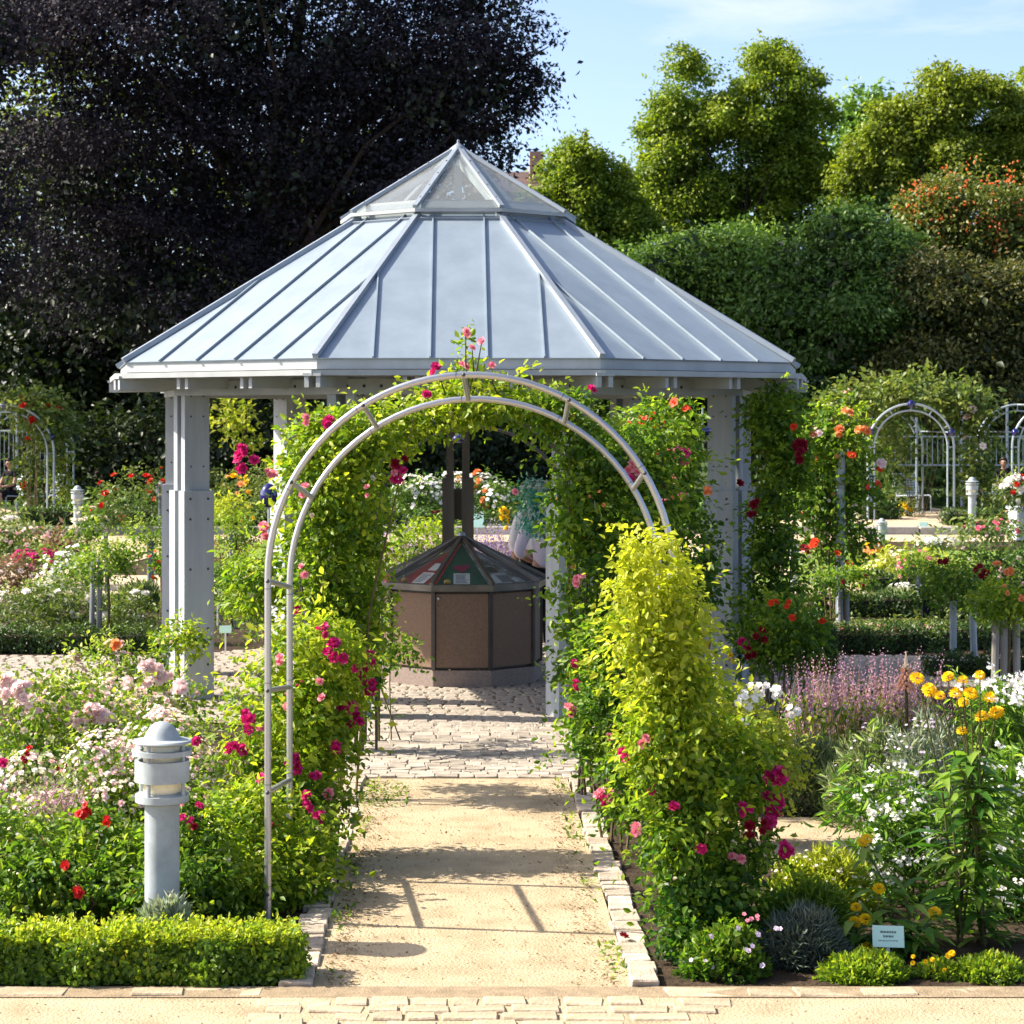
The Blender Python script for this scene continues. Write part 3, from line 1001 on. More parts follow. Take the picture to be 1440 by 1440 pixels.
# ------------------------------------------------------------------ display case
case = empty('display_case', (0.055, 19.95, 0.026))
tag(case, 'nine-sided brown display case with glass pyramid top standing inside the pavilion', 'display case')
RC = .735
for k in range(NP_):
    nrm, tan = fn(k)
    ap, hw = RC * ct, RC * math.sin(STEP / 2)
    q = lambda r, w: [nrm * r - tan * w, nrm * r + tan * w, nrm * (r - .03) + tan * w, nrm * (r - .03) - tan * w]
    pn = MB().prism([p + Vector((0, 0, .17)) for p in q(ap - .006, hw - .022)], (0, 0, .645)).build('panel', M['brown_panel'], case)
    MB().prism([p + Vector((0, 0, .15)) for p in q(ap - .03, hw)], (0, 0, .69)).build('panel_backing', M['dark_steel'], case)
    MB().prism([p for p in q(ap + .004, hw + .004)], (0, 0, .145)).build('plinth_block', M['granite'], case)
    v = vert(k, RC + .004, 0)
    MB().bar(v * .985 + Vector((0, 0, .148)), v * .985 + Vector((0, 0, .835)), .034, .034, Vector((v.x, v.y, 0))).build('corner_post', M['dark_steel'], case)
    RR = .79
    MB().prism([vert(k - 1, RR, .84), vert(k, RR, .84), vert(k, RR - .12, .84), vert(k - 1, RR - .12, .84)], (0, 0, .055)).build('rim', M['bronze_rim'], case)
    a_, b_, c_ = vert(k - 1, RR - .02, .90), vert(k, RR - .02, .90), Vector((0, 0, 1.285))
    nn = (b_ - a_).cross(c_ - a_).normalized()
    nn = nn if nn.z > 0 else -nn
    MB().prism([a_ * .99, b_ * .99, c_ - nn * .001], nn * .005).build('glass_pane', M['case_glass'], case)
    MB().bar(vert(k, RR, .905), Vector((0, 0, 1.29)), .034, .03, Vector((v.x, v.y, 0)).normalized() * .5 + Vector((0, 0, 1))).build('glazing_bar', M['bronze_rim'], case)
    # sloped board inside
    ins = 0.045
    a2, b2, c2 = vert(k - 1, RR - .10, .885), vert(k, RR - .10, .885), Vector((0, 0, 1.215))
    bm_ = {-1: M['red_board'], 0: M['green_board'], 1: M['photo_print'], 8: M['red_board']}.get(k, M['dark_steel'])
    brd = MB().prism([a2, b2, c2], -nn * .006).build('board', bm_, case)
    e1 = (b2 - a2).normalized()
    e2 = (c2 - (a2 + b2) / 2).normalized()
    mid = (a2 + b2) / 2

    def card(name, u0, u1, v0, v1, m, lift=.003, parent=brd):
        return MB().prism([mid + e1 * u + e2 * w + nn * lift for u, w in ((u0, v0), (u1, v0), (u1, v1), (u0, v1))], nn * .003).build(name, m, parent)
    if k == 0:
        card('notice', -.075, .07, .02, .20, M['white'])
        for i in range(7): card('print_line', -.055, random.uniform(.02, .052), .04 + i * .021, .046 + i * .021, M['print_ink'], .0065)
        for (u, w, rr) in ((-.03, .30, .045), (.03, .31, .04), (0, .255, .035)):
            mb = MB()
            mb.prism([mid + nn * .004 + e1 * (u + rr * math.cos(t * .698) * (1 + .2 * (t % 2))) + e2 * (w + rr * .8 * math.sin(t * .698) * (1 + .2 * (t % 2))) for t in range(9)], nn * .003)
            mb.build('flower_print', M['magenta_ink'], brd)
        MB().ball(mid + e1 * -.13 + e2 * .03 + nn * .02, .032, 10, 6, (1, .6, .8)).build('ornament', M['gold'], brd)
    if k in (-1, 8):
        card('notice', -.05, .09, .02, .20, M['white'])
        for i in range(7): card('print_line', -.035, random.uniform(.03, .075), .04 + i * .021, .046 + i * .021, M['print_ink'], .0065)
        card('notice', -.03, .06, .24, .36, M['white'])
        MB().ball(mid + e1 * -.14 + e2 * .03 + nn * .02, .028, 10, 6, (1, .6, .8)).build('ornament', M['gold'], brd)
    if k == 1:
        card('notice', -.16, -.06, .03, .16, M['white'])
        card('photograph', -.04, .08, .04, .15, M['print_ink'])
        card('photograph', -.07, .03, .20, .30, M['dark_steel'])
        card('notice', .10, .15, .03, .10, M['white'])
MB().lathe([(.045, 1.27), (.03, 1.305), (.03, 1.315), (.012, 1.325)], 14).build('finial', M['zinc_edge'], case, smooth=True)
nrm, tan = fn(0)
MB().ball(nrm * (RC * ct + .005) - tan * .205 + Vector((0, 0, .775)), .016, 10, 6).build('lock_knob', M['steel'], case, smooth=True)

# ------------------------------------------------------------------ near steel arch
def hoop_pts(cx, D, zc, r, zb=0.0, n=40):
    pts = [Vector((cx - r - .0, D, zb))]
    pts += [Vector((cx - r, D, zb + (zc - zb) * t)) for t in (.25, .5, .75)]
    pts += [Vector((cx + r * math.cos(a), D, zc + r * math.sin(a))) for a in np.linspace(math.pi, 0, n)]
    pts += [Vector((cx + r, D, zb + (zc - zb) * t)) for t in (.75, .5, .25, 0)]
    return pts


arch = empty('garden_arch', (0.07, 10.4, 0))
tag(arch, 'bare double-hooped satin steel rose arch spanning the sand path in front of the pavilion', 'arch')
A0 = Vector((0.07, 10.4, 0))
f_ = lambda pts: [p - A0 for p in pts]
H1 = dict(cx=.070, D=10.38, zc=1.638, r=.957)
H2 = dict(cx=.098, D=11.37, zc=1.532, r=.957)
MB().tube(f_(hoop_pts(**H1)), .0165, 12).build('front_hoop', M['steel'], arch, smooth=True)
MB().tube(f_(hoop_pts(**H2, zb=-.10)), .0165, 12).build('rear_hoop', M['steel'], arch, smooth=True)


def on_hoop(H, s):
    if isinstance(s, tuple): return Vector((H['cx'] + s[0] * H['r'], H['D'], s[1])), Vector((0, 0, 1))
    a = R_(s)
    return Vector((H['cx'] + H['r'] * math.cos(a), H['D'], H['zc'] + H['r'] * math.sin(a))), Vector((-math.sin(a), 0, math.cos(a)))


spots = [181, 152, 122, 92, 61, 31, 1]
for z in (1.105, .625, .145): spots += [(-1, z), (1, z)]
for s in spots:
    p0, d0 = on_hoop(H1, s)
    s2 = (s[0], s[1] - .105) if isinstance(s, tuple) else s
    p1, d1 = on_hoop(H2, s2)
    rung = MB().tube([p0 - A0, p1 - A0], .0135, 10).build('rung', M['steel'], arch, smooth=True)
    MB().ball(p0 - A0 + Vector((0, -.017, 0)), .0095, 8, 6).build('bolt', M['bolt'], rung, smooth=True)
    MB().tube([p0 - A0 + d0 * .035, p0 - A0 + d0 * .0375], .0178, 12).build('sleeve_joint', M['bolt'], rung)
    MB().tube([p1 - A0 + d1 * .035, p1 - A0 + d1 * .0375], .0178, 12).build('sleeve_joint', M['bolt'], rung)

# ------------------------------------------------------------------ bollard lamps
def make_bollard(loc, label, paint):
    r = empty('bollard_lamp', loc)
    tag(r, label, 'bollard lamp', 'bollard lamps in the rose garden')
    MB().lathe([(.079, -.03), (.079, .645), (.074, .65)], 36).build('post', paint, r, smooth=True)
    MB().lathe([(.098, .642), (.122, .650), (.122, .682), (.09, .690)], 36).build('lower_flange', paint, r, smooth=True)
    MB().lathe([(.080, .690), (.086, .70), (.088, .80), (.086, .87), (.078, .912)], 28).build('lamp_glass', M['lamp_glass'], r, smooth=True)
    b = MB()
    for z0, z1, ro, ri in ((.742, .838, .124, .106), (.862, .885, .135, .10)):
        o = len(b.v)
        n = 40
        for rr, z in ((ro, z0), (ro, z1), (ri, z1), (ri, z0)):
            for i in range(n):
                a = 2 * math.pi * i / n
                b.v.append((rr * math.cos(a), rr * math.sin(a), z))
        for j in range(4):
            for i in range(n):
                b.f.append((o + j * n + i, o + j * n + (i + 1) % n, o + ((j + 1) % 4) * n + (i + 1) % n, o + ((j + 1) % 4) * n + i))
        b.build('lamp_ring' if z0 > .8 else 'lamp_band', paint, r, smooth=True)
        b = MB()
    for i in range(4):
        a = math.pi / 4 + i * math.pi / 2 + .35
        MB().tube([(.112 * math.cos(a), .112 * math.sin(a), .68), (.112 * math.cos(a), .112 * math.sin(a), .92)], .009, 8).build('rod', paint, r, smooth=True)
    MB().lathe([(.10, .908), (.134, .916), (.136, .922), (.130, .928), (.086, .934), (.080, .944), (.072, .962), (.058, .984), (.040, 1.001), (.018, 1.010), (.004, 1.012)], 40).build('cap', paint, r, smooth=True)
    return r


B0 = make_bollard((P(228, 0, 10.0).x, 10.0, 0), 'large pale grey bollard lamp behind the clipped hedge with pink roses at its collar', M['bollard'])


def copy_bollard(px, D, z, label, m=None, sc=1.0):
    c = copy_tree(B0)
    c.location = ((px - CX) * D / F, D, z)
    c['label'] = label
    c.scale = (sc, sc, sc)
    if m:
        for o in c.children:
            if o.name.split('.')[0] != 'lamp_glass':
                o.data = o.data.copy()
                o.data.materials[0] = m
    return c


copy_bollard(109, 44.0, .0, 'small grey bollard lamp beside the climbing-rose arch on the terrace at the far left')
copy_bollard(228, 44.5, .10, 'dark bollard lamp half hidden behind the left pavilion post', M['bollard_dark'])
copy_bollard(1367, 45.0, .14, 'pale bollard lamp right of the far garden arch with the chair in it')
copy_bollard(1240, 36.0, .0, 'bollard lamp whose dome just shows in front of the terrace kerb stones', sc=.72)
copy_bollard(1117, 30.0, .0, 'bollard lamp among red roses to the right of the pavilion climber', sc=.67)

# ------------------------------------------------------------------ trees
def tree(name, label, px, D, ells, leaf_m, n, size, trunk_r, group=None, seed=1, clump_r=None, clumps=None, sprays=0, spray_len=1.2, bark=None, df=0.8,
         shell=0.75, shape='kite', aspect=.6, droop=.3, up=.35, out=.6, limbs=True, small=(), floor=0.0, extra=None, sub=0, sub_r=.34, fill=.55, prot=.5, flat=.8):
    base = Vector(((px - CX) * D / F, D, floor))
    root = empty(name, base)
    tag(root, label, 'tree', group)
    loc = []
    for e in ells:
        c = P(e[0], e[1], e[4] if len(e) > 4 and e[4] else D)
        dd = e[4] if len(e) > 4 and e[4] else D
        rx, rz = e[2] * dd / F, e[3] * dd / F
        ry = (rx + rz) / 2 * df
        loc.append((c.x - base.x, c.y - base.y, c.z - base.z, rx, ry, rz, e[5] if len(e) > 5 else 1.0))
    mr = sum(l[3] for l in loc) / len(loc)
    big = loc
    if sub:
        gs = np.random.default_rng(seed + 900)
        many = []
        for l in big:
            for q in range(sub):
                d = unit(gs.normal(size=3) + np.array([0, -.25, .15]))
                k = sub_r * (.7 + .6 * gs.random())
                m3 = (l[3] + l[5]) / 2
                t = 1 - k * prot
                many.append((l[0] + d[0] * l[3] * t, l[1] + d[1] * l[4] * t, l[2] + d[2] * l[5] * t, m3 * k * (1.55 - .5 * flat), m3 * k, m3 * k * flat, l[6]))
        loc = many + [(l[0], l[1], l[2], l[3] * .86, l[4] * .86, l[5] * .86, l[6] * sub * sub_r ** 2 * fill) for l in big]
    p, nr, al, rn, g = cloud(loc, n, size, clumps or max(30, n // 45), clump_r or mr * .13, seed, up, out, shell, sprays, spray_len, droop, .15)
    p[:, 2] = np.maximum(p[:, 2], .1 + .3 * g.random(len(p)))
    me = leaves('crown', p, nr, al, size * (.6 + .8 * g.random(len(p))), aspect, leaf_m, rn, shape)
    link('crown', me, root, kind='stuff')
    if extra:
        em, en, es = extra
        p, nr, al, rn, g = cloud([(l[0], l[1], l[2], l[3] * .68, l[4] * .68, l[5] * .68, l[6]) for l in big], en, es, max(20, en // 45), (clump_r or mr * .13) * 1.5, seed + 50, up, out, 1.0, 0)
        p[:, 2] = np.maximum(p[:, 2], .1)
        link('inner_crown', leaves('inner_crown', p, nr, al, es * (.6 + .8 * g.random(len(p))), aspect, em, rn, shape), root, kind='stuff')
    tb_ = MB()
    hz = max(l[2] for l in loc)
    hz = min(hz, sum(l[2] for l in loc) / len(loc) * 1.2)
    cx_ = sum(l[0] for l in loc) / len(loc)
    pts = [Vector((0, 0, -.2)), Vector((0.02 * hz, 0, hz * .3)), Vector((cx_ * .3, 0, hz * .65)), Vector((cx_ * .6, 0, hz * 1.05))]
    tb_.tube(pts, [trunk_r * 1.35, trunk_r, trunk_r * .7, trunk_r * .25], 10)
    tb_.build('trunk', bark or M['bark'], root, smooth=True)
    if limbs:
        lb = MB()
        for i, l in enumerate(big):
            for q in range(5):
                st = pts[1].lerp(pts[2], g.random())
                d = unit(g.normal(size=3) + np.array([0, 0, .3]))
                tip = Vector((l[0] + d[0] * l[3] * .85, l[1] + d[1] * l[4] * .85, l[2] + d[2] * l[5] * .85))
                if tip.z < st.z * .6: continue
                mid = st.lerp(tip, .5) + Vector((0, 0, .05 * (tip - st).length)) + Vector(g.normal(size=3) * .06 * (tip - st).length)
                r0 = trunk_r * .32
                lb.tube([st, st.lerp(mid, .5) + Vector((0, 0, .02)), mid, tip], [r0, r0 * .75, r0 * .5, r0 * .12], 6)
        lb.build('limb', bark or M['bark'], root, smooth=True)
    for sm in small:
        kind, color, cnt, sz, top = sm
        B = np.array([l[:6] for l in big])
        cl = cnt // 9
        bi = g.choice(len(B), cl)
        d = unit(g.normal(size=(cl, 3)) + np.array([-.2, -.5, top]))
        q = B[bi, :3] + d * B[bi, 3:6] * (.9 + .2 * g.random(cl))[:, None]
        q = np.repeat(q, 9, axis=0) + g.normal(size=(cl * 9, 3)) * sz * 1.3
        flowers('berry_cluster', kind, color, q, np.repeat(d, 9, axis=0) + g.normal(size=q.shape) * .5, sz * (.6 + .8 * g.random(len(q))), g, root)
    return root


tree('beech_tree', 'huge dark purple copper beech filling the upper left behind the pavilion', 330, 58,
     [(300, 60, 330, 210), (120, 230, 230, 170), (420, 250, 220, 170), (590, 130, 170, 150), (670, 120, 85, 95), (230, 400, 230, 130), (560, 300, 140, 110), (440, -90, 300, 130), (60, -20, 200, 130, 0, .8), (660, 10, 90, 70), (690, 215, 50, 40, 0, .6), (735, 60, 44, 26, 0, .5), (745, 110, 40, 22, 0, .5), (735, 165, 36, 24, 0, .5)],
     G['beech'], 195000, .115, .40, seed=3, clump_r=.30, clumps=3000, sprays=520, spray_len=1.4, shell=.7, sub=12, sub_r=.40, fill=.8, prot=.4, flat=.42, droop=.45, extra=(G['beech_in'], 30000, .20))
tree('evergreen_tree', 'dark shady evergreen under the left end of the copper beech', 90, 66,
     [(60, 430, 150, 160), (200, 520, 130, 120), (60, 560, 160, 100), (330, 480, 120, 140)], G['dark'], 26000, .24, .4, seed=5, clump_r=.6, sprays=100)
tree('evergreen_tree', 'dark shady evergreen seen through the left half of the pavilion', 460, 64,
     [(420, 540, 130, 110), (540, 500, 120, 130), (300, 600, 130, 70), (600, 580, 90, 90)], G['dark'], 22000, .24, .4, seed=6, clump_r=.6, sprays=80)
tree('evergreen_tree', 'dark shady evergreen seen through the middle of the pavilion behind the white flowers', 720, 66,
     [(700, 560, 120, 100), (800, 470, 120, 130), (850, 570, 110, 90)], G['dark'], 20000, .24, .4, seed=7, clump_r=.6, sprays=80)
tree('lime_tree', 'yellow-green sunlit tree glimpsed low through the copper beech', 150, 80,
     [(60, 200, 200, 150), (200, 420, 160, 140), (380, 330, 150, 150), (480, 420, 120, 110), (110, 520, 90, 70)], G['tree'], 16000, .30, .4, seed=8, clump_r=1.0, sprays=60)
tree('maple_tree', 'tall rounded green tree with two domed tops against the sky right of the roof', 1040, 78,
     [(985, 135, 68, 78), (1090, 142, 82, 84), (945, 190, 50, 50), (1130, 200, 48, 70), (1030, 220, 110, 80), (960, 280, 75, 60), (1090, 290, 90, 60), (1140, 270, 40, 50), (1010, 340, 110, 50)],
     G['maple'], 125000, .14, .25, seed=9, sub=12, sub_r=.34, fill=.05, prot=.62, flat=.75, clump_r=.18, clumps=1700, extra=(G['yew'], 6000, .14), sprays=130, spray_len=.9, shell=.45)
tree('maple_tree', 'smaller bushy green tree between the copper beech and the two-domed tree', 815, 74,
     [(805, 235, 42, 45), (845, 250, 36, 40), (785, 290, 45, 50), (840, 310, 60, 50), (880, 330, 40, 50)], G['maple'], 52000, .14, .22, seed=10, sub=11, sub_r=.36, fill=.05, prot=.6, flat=.75, clump_r=.17, clumps=800, extra=(G['yew'], 3000, .14), sprays=60, spray_len=.7, shell=.45)
tree('sycamore_tree', 'broad sunlit yellow-green tree at the right edge of the sky', 1330, 74,
     [(1310, 150, 70, 52), (1370, 160, 60, 55), (1250, 185, 55, 45), (1230, 240, 50, 50), (1320, 235, 90, 60), (1400, 220, 60, 50), (1260, 290, 80, 45), (1460, 190, 60, 60)],
     G['tree'], 115000, .14, .25, seed=12, sub=12, sub_r=.34, fill=.05, prot=.62, flat=.7, clump_r=.18, clumps=1700, extra=(G['yew'], 6000, .14), sprays=120, spray_len=.8, shell=.45)
tree('sycamore_tree', 'dark-leaved tree peeping out at the left of the broad sunlit tree', 1225, 86,
     [(1222, 165, 28, 40), (1215, 230, 40, 60)], G['yew'], 5000, .28, .25, seed=13, clump_r=.4, sprays=40)
tree('sycamore_tree', 'tree crown cut by the right edge of the frame behind the broad sunlit tree', 1475, 84,
     [(1470, 210, 70, 80), (1490, 130, 50, 60)], G['maple'], 20000, .2, .3, seed=14, sub=12, sub_r=.44, fill=.12, clump_r=.24, sprays=40)
tree('rowan_tree', 'rowan tree flecked with orange-red berries at the right edge', 1400, 62,
     [(1390, 300, 75, 70), (1330, 330, 60, 50), (1420, 370, 70, 60), (1310, 290, 40, 35), (1425, 450, 50, 60), (1350, 400, 50, 40)], G['rowan'], 38000, .13, .2, seed=15, sub=12, sub_r=.42, fill=.2, clump_r=.22, sprays=120, spray_len=.9,
     small=[('bud', 'orange', 1500, .10, .3)])
YE = [('yew_tree', 'dark green feathery evergreen just right of the pavilion roof edge', 1010, 60, [(970, 390, 70, 62), (1045, 400, 60, 80), (930, 430, 50, 40), (1040, 470, 100, 70), (1000, 540, 110, 70)], 21),
      ('yew_tree', 'dark green feathery evergreen with a pale drooping top behind the far garden arch', 1190, 58, [(1125, 385, 55, 50), (1190, 360, 62, 62), (1250, 400, 60, 55), (1180, 450, 120, 80), (1180, 550, 130, 70)], 22),
      ('yew_tree', 'dark green evergreen under the berry tree at the right edge', 1380, 57, [(1320, 430, 60, 60), (1370, 450, 60, 60), (1430, 440, 60, 70), (1370, 540, 120, 80)], 23),
      ('yew_tree', 'low dark evergreen filling in behind the pavilion climber', 880, 62, [(870, 440, 70, 90), (900, 560, 90, 70)], 24)]
for nm, lb, px, D, el, sdn in YE:
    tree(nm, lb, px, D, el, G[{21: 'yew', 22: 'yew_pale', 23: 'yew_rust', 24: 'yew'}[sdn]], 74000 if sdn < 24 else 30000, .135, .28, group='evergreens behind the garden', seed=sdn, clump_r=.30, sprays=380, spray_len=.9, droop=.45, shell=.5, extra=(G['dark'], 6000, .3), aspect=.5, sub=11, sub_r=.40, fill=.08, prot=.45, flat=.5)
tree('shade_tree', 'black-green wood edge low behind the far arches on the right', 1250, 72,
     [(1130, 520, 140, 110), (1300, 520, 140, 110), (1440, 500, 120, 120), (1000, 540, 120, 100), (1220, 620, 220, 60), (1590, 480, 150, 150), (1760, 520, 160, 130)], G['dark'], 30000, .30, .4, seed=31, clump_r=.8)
tree('lime_tree', 'bright young tree leafing out between the left posts of the pavilion', 330, 46,
     [(325, 580, 20, 18), (345, 600, 22, 30), (420, 590, 20, 14)], G['lime'], 500, .13, .06, seed=32, clump_r=.16, sprays=14, spray_len=.6, limbs=False)

tree('beech_tree', 'second copper beech added at the left edge to shade the far left beds', -150, 50,  # tree added mostly out of view; its crown shades the far left beds
     [(-150, 150, 190, 190), (-60, 60, 120, 110), (-190, 350, 180, 120), (-90, 330, 120, 110)], G['beech'], 40000, .14, .4, seed=41, clump_r=.4, sprays=120, shell=.8, sub=9, sub_r=.42, fill=1.2, prot=.4, extra=(G['beech_in'], 8000, .2))
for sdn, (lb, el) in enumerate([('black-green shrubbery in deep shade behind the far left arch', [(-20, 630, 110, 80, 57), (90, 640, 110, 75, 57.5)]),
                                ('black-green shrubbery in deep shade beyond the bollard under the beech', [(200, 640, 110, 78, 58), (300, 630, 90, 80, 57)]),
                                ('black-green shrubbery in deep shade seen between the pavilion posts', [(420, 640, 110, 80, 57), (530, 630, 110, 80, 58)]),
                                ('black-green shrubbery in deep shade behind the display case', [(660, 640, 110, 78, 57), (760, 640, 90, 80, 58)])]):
    bush('shadow_fill_shrub', lb, 'shrub', el, G['dark'], 5200, .22, sprays=40, spray_len=.5, stem_m=M['bark'], stems=6, stem_r=.05, shell=.9)  # near-black bushes added where there is only shadow; the shade is their leaf colour

# house behind the trees
hs = empty('house', (P(785, 0, 120).x, 120, 0))
tag(hs, 'brick house with a chimney glimpsed between the beech and the green tree', 'house')
MB().box(-4.5, 4.5, 0, 8, 0, P(0, 275, 120).z).build('wall', M['brick_wall'], hs)
zt = P(0, 275, 120).z
rf = MB().prism([(-4.8, -.3, zt), (4.8, -.3, zt), (4.8, 4, zt + 1.6), (-4.8, 4, zt + 1.6)], (0, 0, .15))
rf.prism([(-4.8, 8.3, zt), (4.8, 8.3, zt), (4.8, 4, zt + 1.6), (-4.8, 4, zt + 1.6)], (0, 0, .15))
rf = rf.build('roof', M['roof_tile'], hs)
MB().box(-1.5, -.75, 1.5, 2.4, zt + .3, P(0, 208, 120).z).build('chimney', M['brick_wall'], rf)
for i in range(3):
    for j in range(2):
        w = MB().box(-3.4 + i * 2.6, -2.3 + i * 2.6, -.03, .05, zt - 2.4 - j * 3, zt - .9 - j * 3).build('window', M['white'], hs)
        MB().box(-3.3 + i * 2.6, -2.4 + i * 2.6, -.05, -.031, zt - 2.3 - j * 3, zt - 1.0 - j * 3).build('pane', M['window_glass'], w)

# ------------------------------------------------------------------ hedges of clipped box
def hedge(label, x0, x1, D, h, dep, leaf_m, n, size, seed, shape='kite', name='box_hedge', lump=.03, cat='hedge', wander=0.0, floor=0.0, shoots=0):
    g = np.random.default_rng(seed)
    cx_ = (x0 + x1) / 2
    root = empty(name, (cx_, D, floor))
    tag(root, label, cat)
    Lh = (x1 - x0) / 2
    q = g.random(n)
    p = np.zeros((n, 3)); nr = np.zeros((n, 3))
    u = (g.random(n) * 2 - 1) * Lh
    face = g.choice(3, n, p=[.42, .48, .10])
    wv = lump * (np.sin(u * 11) + .7 * np.sin(u * 23 + 1) + .6 * g.normal(size=n))
    top = face == 0; fr = face == 1; bk = face == 2
    p[:, 0] = u
    yy = (g.random(n) - .5) * dep
    zz = h * (1 - g.random(n) ** .8 * .95)
    edge = np.maximum(0, np.abs(yy) / (dep / 2) - .6) * .12 * h
    p[top, 1] = yy[top]; p[top, 2] = h + wv[top] - edge[top]; nr[top] = (0, -.1, 1)
    p[fr, 1] = -dep / 2 + .10 * dep * (zz[fr] / h) ** 3 + wv[fr]; p[fr, 2] = zz[fr]; nr[fr] = (0, -1, .35)
    p[bk, 1] = dep / 2 - wv[bk]; p[bk, 2] = zz[bk]; nr[bk] = (0, 1, .3)
    dpt = g.random(n) ** 2 * .06
    p -= nr * dpt[:, None]
    endf = g.random(n) < min(.12, dep / (x1 - x0) * .5)
    sg = np.where(g.random(n) < .5, -1, 1)
    p[endf, 0] = sg[endf] * (Lh + wv[endf]); p[endf, 1] = yy[endf]; p[endf, 2] = zz[endf]
    nr[endf] = np.stack([sg[endf], 0 * sg[endf], .3 + 0 * sg[endf]], axis=1)
    if wander: p[:, 1] += wander * np.sin(u / Lh * 2.2)
    p[:, 2] = np.maximum(p[:, 2], .01)
    al = nr * .6 + g.normal(size=(n, 3)) * .6 + np.array([0, 0, .55])
    rn = np.clip(.55 * g.random(n) + .45 * (g.random(n) < .5) * (np.sin(u * 7 + p[:, 2] * 9) * .5 + .5) + np.where(top, .18, -.05), 0, 1)
    link('foliage', leaves('foliage', p, nr + g.normal(size=(n, 3)) * .6, al, size * (.6 + .8 * g.random(n)), .6, leaf_m, rn, shape), root, kind='stuff')
    if shoots:
        k = shoots
        per = 7
        bx = np.repeat((g.random(k) * 2 - 1) * Lh, per); by = np.repeat((g.random(k) - .5) * dep * .95, per)
        ht = np.repeat(.02 + .055 * g.random(k), per); tt = np.tile(np.linspace(0, 1, per), k)
        lean_ = np.repeat(g.normal(size=(k, 2)) * .18, per, axis=0)
        p = np.stack([bx + lean_[:, 0] * ht * tt, by + lean_[:, 1] * ht * tt, h - .015 + ht * tt], axis=1) + g.normal(size=(k * per, 3)) * .004
        al = g.normal(size=p.shape) * .6 + np.array([0, 0, .7])
        link('young_shoots', leaves('young_shoots', p, g.normal(size=p.shape) + np.array([0, 0, .6]), al, size * (.55 + .6 * g.random(len(p))), .6, leaf_m, .62 + .38 * g.random(len(p)), shape), root, kind='stuff')
    core = MB().box(-Lh + .05, Lh - .05, -dep / 2 + .07, dep / 2 - .07, .02, h - .07)
    m = 40
    if wander:
        core = MB()
        for i in range(m):
            a, b = -Lh + 2 * Lh * i / m, -Lh + 2 * Lh * (i + 1) / m
            o = wander * math.sin((a + b) / 2 / Lh * 2.2)
            core.box(a, b, o - dep / 2 + .07, o + dep / 2 - .07, .02, h - .06)
    core.build('inner_twigs', M['bark'], root)
    return root


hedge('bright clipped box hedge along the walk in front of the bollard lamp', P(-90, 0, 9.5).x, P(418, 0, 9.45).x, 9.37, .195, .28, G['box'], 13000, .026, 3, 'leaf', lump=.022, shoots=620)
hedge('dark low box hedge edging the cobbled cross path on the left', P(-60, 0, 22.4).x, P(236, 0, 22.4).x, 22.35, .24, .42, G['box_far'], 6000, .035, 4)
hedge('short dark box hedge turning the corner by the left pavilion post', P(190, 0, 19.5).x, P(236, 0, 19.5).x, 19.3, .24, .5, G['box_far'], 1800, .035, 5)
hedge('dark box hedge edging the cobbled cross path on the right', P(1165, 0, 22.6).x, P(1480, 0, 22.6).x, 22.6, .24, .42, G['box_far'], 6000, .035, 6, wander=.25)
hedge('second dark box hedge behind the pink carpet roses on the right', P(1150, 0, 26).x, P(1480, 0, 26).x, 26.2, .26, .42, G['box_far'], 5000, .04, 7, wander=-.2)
hedge('third pale-topped box hedge behind the lavender mound on the right', P(1190, 0, 31).x, P(1500, 0, 31).x, 29.5, .30, .5, G['box_far'], 3500, .05, 8)
hedge('rounded dark box block by the foot of the pavilion climber', P(1118, 0, 20.5).x, P(1172, 0, 20.5).x, 20.6, .40, .7, G['box_far'], 2600, .035, 9)
hedge('low box hedge in front of the bare standard stakes at the right edge', P(1300, 0, 20.4).x, P(1480, 0, 20.4).x, 20.3, .20, .35, G['box_far'], 2600, .035, 10)
hedge('low hedge along the terrace kerb at the far left', P(30, 0, 45.6).x, P(105, 0, 45.6).x, 45.9, .32, .8, G['box_far'], 1500, .06, 11, floor=.14)
hedge('low hedge along the terrace kerb under the dark shrubs', P(140, 0, 45.6).x, P(560, 0, 45.6).x, 45.9, .34, .8, G['box_far'], 5000, .06, 12, floor=.14)
hedge('low hedge by the bollard lamp on the right terrace', P(1328, 0, 45.4).x, P(1410, 0, 45.4).x, 45.5, .30, .6, G['box_far'], 1500, .06, 13, floor=.14)
hedge('low hedge left of the chair inside the far garden arch', P(1232, 0, 46.5).x, P(1285, 0, 46.5).x, 48.2, .34, .7, G['box_far'], 1500, .06, 14, floor=.14)
hedge('rounded box ball right of the chair inside the far garden arch', P(1312, 0, 50).x, P(1338, 0, 50).x, 52.5, .5, .7, G['box_far'], 900, .07, 15, floor=.14)

